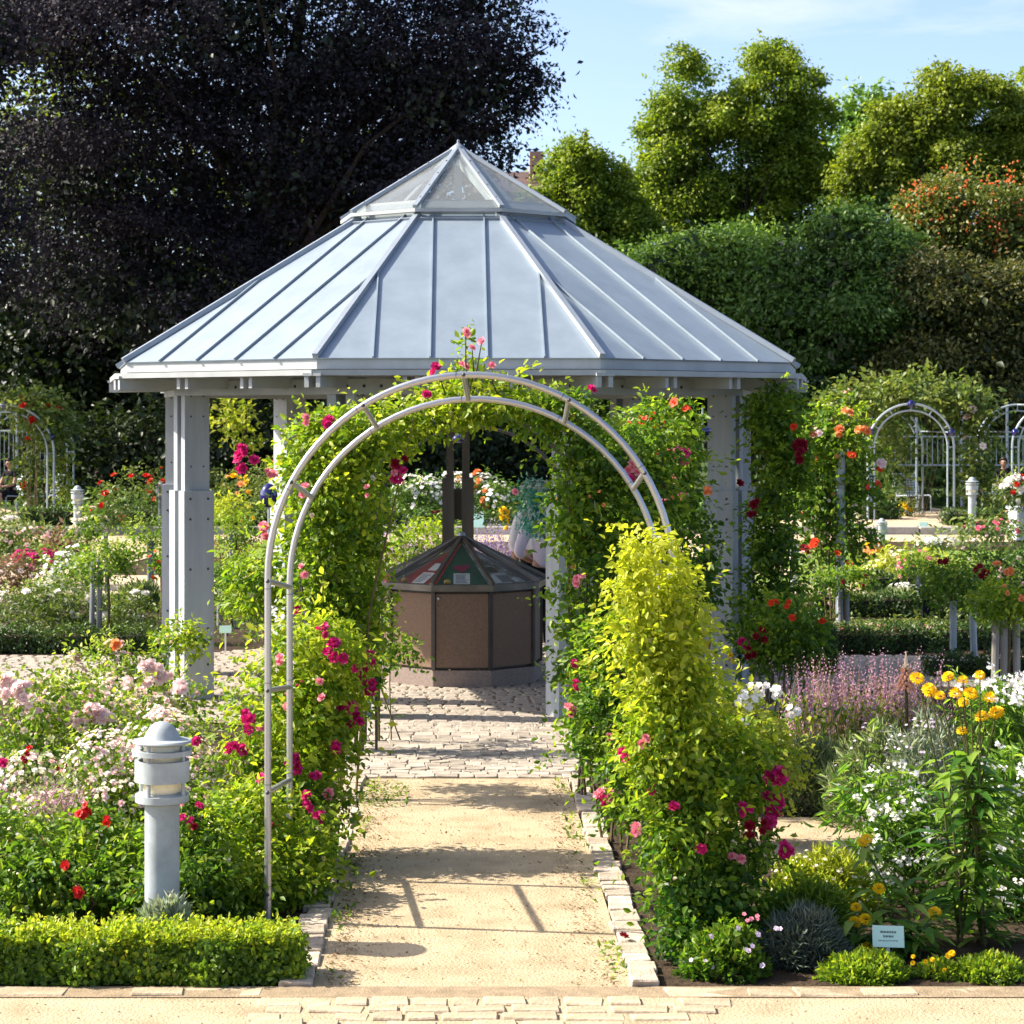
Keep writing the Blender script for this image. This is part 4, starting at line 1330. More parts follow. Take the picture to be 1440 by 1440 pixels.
# ------------------------------------------------------------------ climbing roses along the path
RB = 'rose_bloom'
st = dict(stem_m=M['cane'], stems=7, stem_r=.009)
bush('climbing_rose', 'bright magenta climbing rose covering the left leg of the steel arch', 'climbing rose',
     [(435, 935, 72, 75, 11.9), (400, 1020, 85, 95, 11.8), (445, 1050, 62, 85, 12.0), (415, 1140, 70, 80, 11.7), (470, 960, 46, 85, 12.1), (390, 1180, 70, 70, 11.4)],
     G['rose_light'], 11500, .046, shape='leaf', sprays=46, spray_len=.25, tint_up=.7,
     blooms=[('rose', 'magenta', 472, 917, 7, 15, .062), ('rose', 'magenta', 516, 952, 5, 14, .06), ('rose', 'magenta', 515, 975, 3, 10, .06), ('rose', 'magenta', 487, 997, 4, 10, .06),
             ('rose', 'magenta', 475, 1048, 3, 10, .055), ('rose', 'magenta', 344, 1008, 3, 8, .06), ('rose', 'magenta', 346, 1024, 2, 6, .06), ('rose', 'magenta', 332, 1056, 4, 11, .075),
             ('rose', 'magenta', 413, 1074, 4, 11, .07), ('rose', 'magenta', 440, 1092, 2, 5, .06), ('rose', 'magenta', 433, 1116, 2, 6, .06), ('rose', 'magenta', 430, 1135, 2, 6, .055),
             ('rose', 'pink', 428, 1172, 2, 6, .06), ('rose', 'magenta', 386, 1163, 1, 0, .06), ('rose', 'pink', 447, 962, 2, 6, .05), ('rose', 'pink', 455, 985, 2, 6, .05), ('rose', 'magenta', 500, 940, 1, 0, .05),
             ('rose', 'magenta', 455, 890, 3, 9, .055), ('rose', 'magenta', 500, 1015, 4, 9, .06), ('rose', 'pink', 462, 1110, 4, 9, .055), ('rose', 'magenta', 452, 1150, 3, 8, .055), ('rose', 'magenta', 372, 1100, 3, 9, .06), ('rose', 'pink', 405, 985, 3, 9, .05), ('rose', 'magenta', 520, 925, 3, 8, .05), ('rose', 'pink', 395, 925, 2, 6, .05),
             ('bud', 'magenta', 420, 955, 2, 12, .03), ('rose', 'pink', 365, 1022, 2, 5, .04)], **st)
bush('rose_bush', 'leafy yellow-green rose shrub at the foot of the left arch leg', 'rose bush',
     [(352, 1180, 62, 80, 10.9), (395, 1235, 55, 55, 10.7), (330, 1240, 50, 50, 10.5), (425, 1215, 42, 60, 11.0)], G['rose_light'], 6500, .04, shape='leaf', sprays=30, spray_len=.2, tint_up=.3,
     small=[('rose', 'cream', 26, .03, .5)], **st)
bush('climbing_rose', 'tall yellow-green climbing rose forming the left side and top of the leafy arch', 'climbing rose',
     [(470, 690, 70, 100, 13.7), (445, 800, 50, 90, 13.7), (495, 800, 45, 110, 13.9), (470, 615, 60, 40, 13.7), (545, 605, 60, 36, 13.7), (610, 575, 50, 32, 13.7), (680, 562, 55, 28, 13.7), (750, 575, 45, 32, 13.7), (657, 508, 16, 34, 13.7, 1, 1.2), (365, 820, 36, 60, 14.3), (480, 900, 50, 70, 13.8)],
     G['rose_light'], 15500, .05, shape='leaf', sprays=80, spray_len=.28, tint_up=.3,
     blooms=[('rose', 'magenta', 345, 648, 6, 13, .075), ('rose', 'magenta', 338, 635, 3, 7, .07), ('rose', 'pink', 378, 664, 4, 10, .06), ('rose', 'pink', 368, 746, 4, 11, .06), ('rose', 'magenta', 458, 594, 3, 8, .065), ('rose', 'pink', 427, 590, 2, 6, .055),
             ('rose', 'pink', 432, 690, 3, 9, .05), ('rose', 'magenta', 563, 668, 4, 10, .07), ('rose', 'crimson', 562, 650, 3, 8, .06), ('rose', 'pink', 556, 660, 2, 8, .05), ('rose', 'magenta', 617, 521, 3, 9, .06), ('rose', 'magenta', 600, 552, 2, 6, .05),
             ('rose', 'pink', 655, 468, 1, 0, .065), ('rose', 'pink', 677, 480, 1, 0, .06), ('rose', 'pink', 664, 489, 1, 0, .05), ('rose', 'pink', 651, 515, 2, 5, .05), ('rose', 'pink', 692, 518, 2, 6, .05), ('rose', 'magenta', 832, 549, 2, 5, .06),
             ('rose', 'pink', 425, 800, 3, 10, .045), ('rose', 'magenta', 416, 858, 2, 5, .05), ('rose', 'pink', 520, 690, 2, 8, .04)],
     small=[('rose', 'cream', 30, .035, .3)], stem_m=M['cane'], stems=10, stem_r=.009, base=(P(465, 0, 13.7).x, 13.7, 0))
bush('climbing_rose', 'deeper green climbing rose inside the tunnel on the left', 'climbing rose',
     [(505, 770, 34, 120, 15.7), (500, 920, 32, 110, 15.6), (470, 640, 50, 50, 15.7)], G['rose'], 5200, .05, shape='leaf', sprays=30,
     blooms=[('rose', 'pink', 545, 810, 2, 6, .05)], **st)
bush('climbing_rose', 'tall lime-topped climbing rose in front of the right foot of the steel arch', 'climbing rose',
     [(915, 790, 40, 38, 9.75), (890, 840, 34, 40, 9.8), (945, 860, 46, 60, 9.9), (905, 920, 36, 60, 9.75), (950, 950, 52, 70, 9.8), (968, 1000, 52, 75, 10.0), (930, 1040, 50, 70, 9.7), (1030, 1090, 50, 70, 10.1), (970, 1110, 66, 75, 9.8), (940, 1180, 48, 70, 9.7), (1020, 1190, 62, 75, 9.95), (985, 1270, 54, 70, 9.7), (1030, 1290, 40, 60, 9.8), (975, 1330, 40, 50, 9.65)],
     G['rose_light'], 19000, .040, shape='leaf', sprays=170, spray_len=.22, tint_up=1.5, df=.62, clumps=520, clump_r=.052, shell=.75,
     blooms=[('rose', 'magenta', 948, 1136, 2, 5, .045), ('rose', 'magenta', 1092, 1090, 6, 11, .07), ('rose', 'magenta', 1086, 1130, 6, 12, .07), ('rose', 'crimson', 1066, 1158, 4, 14, .045), ('rose', 'magenta', 1078, 1160, 3, 8, .06), ('rose', 'magenta', 1103, 1197, 4, 8, .06), ('rose', 'magenta', 1046, 1135, 4, 9, .05), ('rose', 'crimson', 1050, 1175, 3, 8, .035),
             ('rose', 'pink', 890, 1165, 2, 6, .045), ('rose', 'pink', 905, 1040, 3, 8, .045), ('rose', 'magenta', 880, 1060, 2, 6, .045), ('rose', 'magenta', 915, 1110, 2, 6, .045), ('rose', 'pink', 1035, 1210, 3, 8, .045), ('rose', 'magenta', 985, 1190, 2, 6, .045)],
     small=[('rose', 'cream', 30, .03, .3)], **st)
bush('climbing_rose', 'darker climbing rose low on the right edge of the path before the cobbles', 'climbing rose',
     [(855, 1015, 48, 75, 12.2), (885, 1105, 36, 60, 11.9), (838, 950, 34, 60, 12.4), (885, 930, 45, 90, 12.3)], G['rose'], 6500, .042, shape='leaf', sprays=36,
     blooms=[('rose', 'magenta', 808, 966, 3, 8, .06), ('rose', 'pink', 797, 997, 3, 8, .055), ('rose', 'magenta', 806, 936, 2, 6, .05), ('rose', 'pink', 850, 1117, 4, 11, .06), ('rose', 'magenta', 846, 1128, 2, 6, .05), ('rose', 'pink', 860, 1035, 3, 8, .045), ('rose', 'magenta', 875, 1055, 2, 6, .045)], **st)
bush('climbing_rose', 'dense green climbing rose forming the right side of the leafy arch', 'climbing rose',
     [(800, 600, 45, 50, 13.7), (845, 640, 60, 60, 13.8), (820, 720, 48, 70, 13.8), (880, 730, 70, 80, 13.9), (840, 830, 55, 80, 13.7), (905, 640, 50, 60, 14.1), (890, 830, 50, 70, 13.8), (820, 920, 38, 60, 13.7)],
     G['rose'], 11500, .05, shape='leaf', sprays=70, spray_len=.26, tint_up=.2,
     blooms=[('rose', 'pink', 817, 816, 3, 8, .055), ('rose', 'pink', 894, 662, 4, 11, .065), ('rose', 'magenta', 886, 672, 2, 5, .05), ('rose', 'pink', 724, 692, 1, 0, .06), ('rose', 'orange', 846, 700, 2, 12, .03)],
     small=[('rose', 'orange', 26, .03, .2)], stem_m=M['cane'], stems=10, stem_r=.01)
bush('climbing_rose', 'shaded climbing rose beyond the arch with scarlet and magenta flowers high up', 'climbing rose',
     [(930, 620, 60, 60, 16.2), (952, 690, 42, 80, 16.2), (950, 800, 50, 70, 16.0), (985, 790, 28, 60, 16.3), (920, 700, 50, 60, 16.2)], G['rose'], 7500, .05, shape='leaf', sprays=60, tint_up=.4,
     blooms=[('open', 'scarlet', 906, 588, 3, 6, .10), ('open', 'scarlet', 920, 588, 3, 6, .085), ('open', 'scarlet', 929, 597, 2, 5, .085), ('open', 'scarlet', 949, 566, 2, 4, .08), ('open', 'scarlet', 964, 577, 2, 5, .08),
             ('rose', 'magenta', 957, 640, 5, 10, .085), ('rose', 'pink', 948, 632, 3, 8, .08), ('rose', 'pink', 960, 704, 3, 8, .08), ('rose', 'pink', 935, 705, 2, 7, .06), ('rose', 'orange', 992, 690, 2, 4, .065), ('rose', 'crimson', 925, 685, 2, 8, .06), ('rose', 'pink', 950, 675, 2, 6, .06)],
     small=[('rose', 'cream', 30, .035, .2)], **st)
bush('climbing_rose', 'dark green climber hanging with crimson roses beside the right pavilion post', 'climbing rose',
     [(1088, 590, 38, 45, 18.1), (1100, 660, 44, 70, 18.1), (1084, 760, 34, 80, 18.1), (1085, 850, 42, 70, 18.2), (1065, 900, 32, 60, 18.1)], G['rose'], 6800, .055, shape='leaf', sprays=80, df=.6, shell=.9,
     blooms=[('rose', 'crimson', 1127, 625, 4, 9, .085), ('rose', 'crimson', 1124, 640, 3, 8, .08), ('rose', 'crimson', 1037, 678, 2, 5, .07), ('rose', 'crimson', 1060, 707, 3, 6, .07), ('rose', 'crimson', 1058, 724, 2, 5, .06), ('rose', 'scarlet', 1116, 600, 1, 0, .06), ('rose', 'orange', 1144, 610, 2, 5, .06)], **st)
bush('climbing_rose', 'pillar rose with orange and scarlet flowers on a pale post right of the pavilion', 'climbing rose',
     [(1165, 620, 50, 50, 25.5), (1195, 680, 38, 60, 25.5), (1150, 700, 42, 70, 25.5), (1195, 600, 26, 28, 25.5, .8, .5), (1180, 760, 38, 40, 25.5)], G['rose'], 4600, .075, shape='leaf', sprays=90, shell=.95, df=.6,
     blooms=[('rose', 'orange', 1180, 605, 3, 6, .11), ('rose', 'orange', 1213, 605, 3, 7, .12), ('rose', 'orange', 1192, 580, 2, 5, .10), ('open', 'scarlet', 1197, 641, 2, 4, .12), ('open', 'scarlet', 1231, 681, 2, 4, .12), ('open', 'scarlet', 1220, 685, 1, 0, .10), ('rose', 'pale', 1148, 610, 2, 5, .09), ('rose', 'pale', 1236, 651, 2, 4, .12), ('open', 'scarlet', 1238, 660, 1, 0, .10), ('open', 'scarlet', 1148, 762, 2, 5, .12), ('open', 'crimson', 1132, 775, 2, 6, .12), ('open', 'scarlet', 1143, 770, 2, 4, .12), ('open', 'scarlet', 1178, 778, 1, 0, .09), ('open', 'scarlet', 1195, 792, 1, 0, .10)],
     small=[('rose', 'cream', 16, .05, .2), ('rose', 'orange', 14, .05, .2)], **st)
pp_ = MB().tube([Vector((P(1182, 0, 25.4).x, 25.4, -.05)), Vector((P(1182, 0, 25.4).x, 25.4, 2.0))], .055, 12).build('rose_post', M['galv'], smooth=True)
tag(pp_, 'pale round post carrying the orange pillar rose', 'post')
bush('rose_bush', 'red-flowered rose shrub with yellowing leaves in front of the pavilion climber', 'rose bush',
     [(1105, 880, 50, 48, 17.2), (1135, 905, 30, 35, 17.4), (1080, 905, 34, 50, 17.3)], G['rose'], 2800, .05, shape='leaf', sprays=36,
     blooms=[('rose', 'scarlet', 1088, 846, 2, 5, .055), ('rose', 'scarlet', 1109, 851, 2, 5, .055), ('rose', 'scarlet', 1114, 869, 1, 0, .055), ('rose', 'crimson', 1070, 892, 4, 9, .06), ('rose', 'scarlet', 1158, 874, 2, 4, .055), ('rose', 'magenta', 1048, 905, 4, 9, .06), ('rose', 'crimson', 1055, 918, 3, 8, .06), ('rose', 'yellow', 990, 905, 3, 7, .05), ('rose', 'yellow', 1030, 925, 2, 5, .05)], **st)

_tl = [o for o in C.objects if o.get('label', '').startswith('tall yellow-green climbing rose')][0]
for px, py in ((655, 468), (677, 480), (664, 489), (832, 549), (617, 521), (692, 518)):
    t = P(px, py + 3, 13.3) - _tl.location
    f = P(px + random.uniform(-14, 14), max(py + 45, 560), 13.6) - _tl.location
    MB().tube([f, f.lerp(t, .5) + Vector((random.uniform(-.03, .03), 0, .02)), t], [.007, .005, .003], 6).build('cane', M['stem'], _tl, smooth=True)

# leaning young branch in front of the left post
bush('rose_bush', 'small airy rose shoot leaning across the pavilion floor on the left of the path', 'rose bush',
     [(545, 885, 12, 26, 16.2), (560, 920, 22, 16, 16.0)], G['rose'], 240, .045, shape='leaf', sprays=14, spray_len=.16, stem_m=M['stem'], stems=3, stem_r=.006)

# ------------------------------------------------------------------ special plants
def spikes(name, label, cat, px0, px1, py_top, D, dep, n, leaf_m, color, seed, h_spike=.22, bud=.02, stem_m=None, lean=.08, group=None, h_var=.3, per=10, base_leaf=None, base_n=900, base_size=.07):
    """upright flower spikes over a tuft of leaves"""
    g = np.random.default_rng(seed)
    x0, x1 = (px0 - CX) * D / F, (px1 - CX) * D / F
    H = P(0, py_top, D).z
    root = empty(name, ((x0 + x1) / 2, D, 0))
    tag(root, label, cat, group)
    w = (x1 - x0) / 2
    foot = np.stack([(g.random(n) * 2 - 1) * w * .9, (g.random(n) - .5) * dep, np.zeros(n)], axis=1)
    top = foot + np.stack([g.normal(size=n) * lean, g.normal(size=n) * lean, H * (1 - h_var * g.random(n))], axis=1)
    top[:, 0] += foot[:, 0] * .12
    d = unit(top - foot)
    side = unit(g.normal(size=(n, 3)) * np.array([1, 1, 0]))
    ln = np.linalg.norm(top - foot, axis=1)
    # stems: two crossed thin blades
    ps = np.vstack([foot, foot]); ds = np.vstack([d, d])
    nr = np.vstack([side, np.cross(d, side)])
    lv = np.concatenate([ln, ln])
    me = leaves('stem', ps, nr, ds, lv, .008, stem_m or G['straw'], g.random(2 * n), 'blade')
    link('stem', me, root, kind='stuff')
    t = np.tile(np.linspace(0, 1, per), n)
    q = np.repeat(top, per, axis=0) - np.repeat(d, per, axis=0) * (t * h_spike)[:, None] + g.normal(size=(n * per, 3)) * bud * .22
    flowers('flower_spike', 'bud', color, q, np.repeat(d, per, axis=0) + g.normal(size=q.shape) * .7, bud * (.45 + .75 * t), g, root)
    p = np.stack([(g.random(base_n) * 2 - 1) * w, (g.random(base_n) - .5) * dep, H * .6 * g.random(base_n) ** 1.3], axis=1)
    nb = g.normal(size=p.shape) + np.array([0, -.3, .5])
    al = g.normal(size=p.shape) * .5 + np.array([0, 0, .9])
    link('foliage', leaves('foliage', p, nb, al, base_size * (.6 + .8 * g.random(base_n)), .22, leaf_m, g.random(base_n), 'kite'), root, kind='stuff')
    return root


def mound(name, label, cat, cx_, cy_, rx, ry, D, leaf_m, n, size, aspect=.12, seed=1, blooms=(), small=(), group=None, shape='kite', up=.2, rough=.35, floor=0.0):
    """a rounded tuft whose narrow leaves point outwards"""
    g = np.random.default_rng(seed + 100)
    c = P(cx_, cy_, D)
    a, b = rx * D / F, ry * D / F
    root = empty(name, (c.x, D, floor))
    tag(root, label, cat, group)
    d = unit(g.normal(size=(n, 3)) + np.array([0, 0, .5]))
    d[:, 2] = np.abs(d[:, 2])
    lump = 1 + .10 * np.sin(d[:, 0] * 9 + seed) * np.cos(d[:, 1] * 8) + .08 * np.sin(d[:, 2] * 14 + d[:, 0] * 5)
    H = c.z + b - floor
    p = d * np.array([a, a * .75, H]) * ((.55 + .42 * g.random(n) ** .6) * lump)[:, None]
    al = d + np.array([0, 0, .35]) + g.normal(size=(n, 3)) * rough
    nr = np.cross(al, g.normal(size=(n, 3))) + d * .5
    rn = np.clip(g.random(n) * .7 + .3 * (p[:, 2] / H), 0, 1)
    link('foliage', leaves('foliage', p, nr, al, size * (.6 + .8 * g.random(n)), aspect, leaf_m, rn, shape), root, kind='stuff')
    for kind, color, cnt, sz, top in small:
        dd = unit(g.normal(size=(cnt, 3)) + np.array([0, -.4, top])); dd[:, 2] = np.abs(dd[:, 2])
        flowers('blossom', kind, color, dd * np.array([a, a * .75, H]) * (.96 + .14 * g.random(cnt))[:, None], dd + np.array([0, -.3, .4]), sz * (.7 + .6 * g.random(cnt)), g, root)
    for kind, color, px, py, cnt, spread, sz in blooms:
        for i in range(cnt):
            an, r = random.random() * 6.28, spread * math.sqrt(random.random()) if cnt > 1 else 0
            wp = P(px + r * math.cos(an), py + r * math.sin(an), D - a * .6) - root.location
            bloom(root, kind, color, wp, (random.uniform(-.5, .5), -.7, .6), sz, 'flower_head')
    return root


SR = 'rose_bloom'
# ---- left bed in front of the pavilion
spots_ = [('pale pink rose bush with a big bloom cluster at the left edge of the bed', [(20, 1040, 70, 80, 13.0), (60, 1010, 60, 60, 13.2)],
           [('rose', 'pale', 12, 962, 9, 12, 0.073), ('rose', 'pale', 30, 970, 9, 12, 0.067), ('rose', 'pale', 40, 985, 3, 7, .055), ('rose', 'pale', 3, 975, 3, 8, .06)]),
          ('pale pink rose bush whose clustered blooms stand before the cobbled path', [(110, 1040, 70, 80, 13.4), (150, 1000, 50, 45, 13.6), (80, 985, 30, 40, 13.7)],
           [('rose', 'pale', 128, 1002, 9, 11, 0.067), ('rose', 'pale', 142, 1008, 8, 9, 0.067), ('rose', 'pale', 156, 1006, 3, 7, .055), ('rose', 'pale', 104, 1012, 9, 10, 0.050)]),
          ('tall pale pink rose bush in front of the left pavilion post', [(215, 1010, 60, 60, 14.2), (245, 1000, 45, 50, 14.2), (180, 1030, 50, 60, 14.0)],
           [('rose', 'pale', 178, 960, 2, 5, .085), ('rose', 'pale', 206, 938, 8, 9, 0.084), ('rose', 'pale', 218, 946, 8, 10, 0.084), ('rose', 'pale', 232, 952, 3, 7, .07), ('rose', 'pale', 208, 958, 3, 6, .06), ('rose', 'pale', 252, 965, 8, 10, 0.067), ('rose', 'pale', 222, 1006, 8, 10, 0.062), ('rose', 'pale', 243, 1003, 2, 6, .05), ('rose', 'pale', 234, 985, 1, 0, .045)]),
          ('tall rose shoots topped with one salmon bloom beside the box hedge corner', [(160, 940, 24, 40, 16.5), (150, 985, 30, 40, 16.3), (104, 960, 16, 45, 15.5)],
           [('rose', 'orange', 162, 906, 1, 0, .09)])]
for lb, el, bl in spots_:
    bush('rose_bush', lb, 'rose bush', el, G['bed'], 1250, .042, shape='leaf', sprays=46, spray_len=.22, blooms=bl, small=[('rose', 'cream', 60, .040, .7), ('rose', 'pale', 50, .040, .8), ('bud', 'pale', 30, .03, .9)], stem_m=M['stem'], stems=14, stem_r=.005, up=.2, shell=.95, clump_r=.07, tint_up=.5)
for k, (cx_, cy_, lb) in enumerate([(50, 1120, 'straggly bush of tiny pale flowers and seed heads at the left edge beside the grasses'), (150, 1090, 'straggly bush of tiny pale flowers left of the bollard lamp'), (262, 1100, 'straggly bush of tiny pale flowers just right behind the bollard lamp'), (230, 1060, 'straggly flower stems behind the dome of the bollard lamp')]):
    bush('flowering_bush', lb, 'flowering bush', [(cx_, cy_, 62, 62, 12.2 - .25 * (k % 2)), (cx_ + 20, cy_ + 40, 60, 45, 11.8)], G['bed'] if k % 2 else G['greygreen'], 1700, .035, shape='kite', sprays=30, spray_len=.2,
         small=[('rose', 'pale', 150, .032, .7), ('open', 'cream', 120, .028, .6), ('rose', 'white', 50, .03, .8)], stem_m=M['stem'], stems=16, stem_r=.004, shell=.95, clump_r=.06,
         blooms=[('rose', 'crimson', 35, 1068, 3, 8, .04), ('rose', 'red', 42, 1055, 2, 6, .035), ('rose', 'magenta', 5, 1068, 3, 8, .05), ('rose', 'crimson', 84, 1076, 2, 7, .04)] if k == 0 else [])
bush('rose_bush', 'low rose bush with three bright red blooms left of the bollard lamp', 'rose bush',
     [(120, 1190, 85, 50, 10.8), (60, 1240, 80, 45, 10.4), (150, 1245, 60, 40, 10.4)], G['rose'], 4600, .042, shape='leaf', sprays=34,
     blooms=[('open', 'red', 122, 1136, 3, 7, .055), ('open', 'red', 112, 1146, 2, 5, .055), ('open', 'red', 148, 1154, 2, 5, .05), ('open', 'red', 95, 1214, 2, 5, .05), ('open', 'red', 108, 1254, 2, 6, .055), ('rose', 'orange', 186, 1255, 2, 6, .04), ('rose', 'orange', 10, 1185, 2, 6, .03)],
     small=[('open', 'cream', 30, .018, .6)], **st)
bush('rose_bush', 'low rose bush filling the bed behind the hedge at the left edge', 'rose bush',
     [(10, 1210, 70, 70, 10.6), (-40, 1180, 70, 80, 10.9)], G['bed'], 2600, .04, shape='leaf', sprays=20, small=[('open', 'cream', 20, .018, .6)], **st)
bush('rose_bush', 'low leafy rose bush right of the bollard lamp with pink bloom clusters at its collar', 'rose bush',
     [(270, 1180, 48, 70, 10.5), (265, 1240, 52, 45, 10.3), (215, 1265, 30, 30, 10.2)], G['rose'], 3600, .04, shape='leaf', sprays=36,
     blooms=[('rose', 'pink', 230, 1131, 3, 7, .035), ('rose', 'pink', 257, 1128, 2, 4, .035), ('rose', 'pink', 234, 1145, 3, 6, .035), ('rose', 'magenta', 263, 1152, 3, 7, .035), ('rose', 'magenta', 281, 1132, 2, 4, .035), ('rose', 'crimson', 272, 1160, 2, 4, .03), ('rose', 'magenta', 276, 1042, 1, 0, .05)], **st)
mound('silver_plant', 'grey-leaved plant tuft in front of the foot of the bollard lamp', 'plant', 232, 1290, 45, 22, 9.85, G['silver'], 1200, .05, .3, 5)
mound('silver_plant', 'soft grey-green mound left of the bollard lamp', 'plant', 165, 1200, 55, 30, 11.2, G['greygreen'], 1500, .05, .25, 6)
spikes('ornamental_grass', 'clump of brown seed spikes in the left bed beside the red roses', 'grass', 45, 115, 1090, 11.5, .35, 90, G['greygreen'], 'mauve', 7, h_spike=.12, bud=.014, stem_m=G['brown'], base_n=500, base_leaf=None)
spikes('ornamental_grass', 'pale straw stems standing behind the bollard dome in the left bed', 'grass', 110, 200, 1030, 12.6, .4, 60, G['bed'], 'pale', 8, h_spike=.06, bud=.018, per=4, base_n=500)

# ---- right bed
bush('rose_bush', 'rounded leafy bush topped with white flower clusters behind the lime-topped rose', 'bush',
     [(1055, 1060, 50, 55, 12.2), (1040, 1010, 42, 40, 12.4), (1085, 1075, 36, 50, 12.3)], G['lime'], 3200, .045, sprays=24,
     blooms=[('open', 'white', 1060, 975, 7, 14, .052), ('open', 'white', 1050, 985, 7, 12, .052), ('open', 'white', 1070, 968, 6, 9, .052), ('open', 'white', 1092, 975, 6, 8, .052), ('open', 'white', 1115, 1000, 5, 7, .052), ('open', 'white', 1049, 1012, 2, 6, .03), ('open', 'white', 1048, 1064, 2, 6, .03)], bname='white_bloom', **st)
spikes('salvia_clump', 'broad clump of dusty pink flower spikes behind the grey-green mounds', 'salvia', 1110, 1310, 915, 14.2, .9, 260, G['bed'], 'mauve', 9, h_spike=.30, bud=.026, per=12, base_n=3200, base_size=.08, h_var=.38)
mound('santolina_mound', 'feathery grey-green mound nearest the sandy side path', 'plant', 1135, 1100, 75, 55, 13.4, G['greygreen'], 4200, .07, .12, 11, rough=.5)
mound('santolina_mound', 'feathery grey-green mound between the salvia and the white flowers', 'plant', 1230, 1080, 70, 55, 12.9, G['greygreen'], 3600, .07, .12, 12, rough=.5, small=[('star', 'lilac', 40, .02, .8)])
mound('santolina_mound', 'dull violet-grey airy mound behind the tall yellow flowers', 'plant', 1300, 1060, 70, 50, 12.6, G['silver'], 2600, .07, .12, 13, rough=.6, small=[('star', 'lilac', 120, .02, .8)])
mound('feathery_mound', 'pale lime feathery mound at the near edge of the sandy side path', 'plant', 1155, 1240, 80, 38, 10.6, G['lime'], 4200, .05, .16, 14, rough=.6, small=[('star', 'cream', 130, .018, .9)])
mound('green_mound', 'mid-green feathery mound in front of the pale lime one', 'plant', 1130, 1280, 75, 34, 10.0, G['bed'], 3400, .055, .16, 15, rough=.6)
mound('lavender_mound', 'blue-grey needle-leaved lavender mound near the front edging stones', 'lavender', 1128, 1330, 62, 44, 9.62, G['blue'], 4200, .055, .09, 16, rough=.4)
mound('geranium_plant', 'low green plant dotted with small pink flowers at the front right of the path', 'plant', 1018, 1345, 62, 40, 9.42, G['rose'], 2600, .035, .5, 17, rough=.8,
      blooms=[('open', 'lilac', 1000, 1317, 1, 0, .03), ('open', 'lilac', 1038, 1305, 1, 0, .03), ('open', 'lilac', 1052, 1332, 3, 8, .028), ('open', 'lilac', 1066, 1314, 1, 0, .03), ('open', 'lilac', 992, 1352, 1, 0, .028), ('open', 'lilac', 972, 1350, 1, 0, .028), ('open', 'lilac', 1002, 1360, 1, 0, .028), ('open', 'lilac', 1072, 1358, 1, 0, .028), ('open', 'pink', 1052, 1288, 3, 7, .025), ('open', 'pink', 1068, 1292, 2, 6, .025), ('open', 'lilac', 1096, 1304, 2, 5, .028)])
mound('clipped_shrub', 'low clipped yellow-green shrub in front of the plant label', 'shrub', 1216, 1368, 66, 26, 9.38, G['box'], 3800, .026, .5, 18, rough=.6)
mound('clipped_shrub', 'thin twiggy low shrub at the front right corner', 'shrub', 1392, 1370, 58, 26, 9.38, G['box'], 1700, .026, .5, 19, rough=.8)
mound('clipped_shrub', 'sparse low shrub between the plant label and the right corner shrub', 'shrub', 1320, 1372, 34, 20, 9.4, G['box'], 600, .026, .5, 20, rough=.8, blooms=[('pompon', 'yellow', 1284, 1345, 1, 0, .022), ('pompon', 'yellow', 1302, 1352, 1, 0, .018), ('pompon', 'yellow', 1311, 1349, 1, 0, .022), ('pompon', 'yellow', 1337, 1342, 2, 4, .028), ('pompon', 'yellow', 1284, 1354, 1, 0, .02), ('pompon', 'yellow', 1328, 1364, 1, 0, .022)])

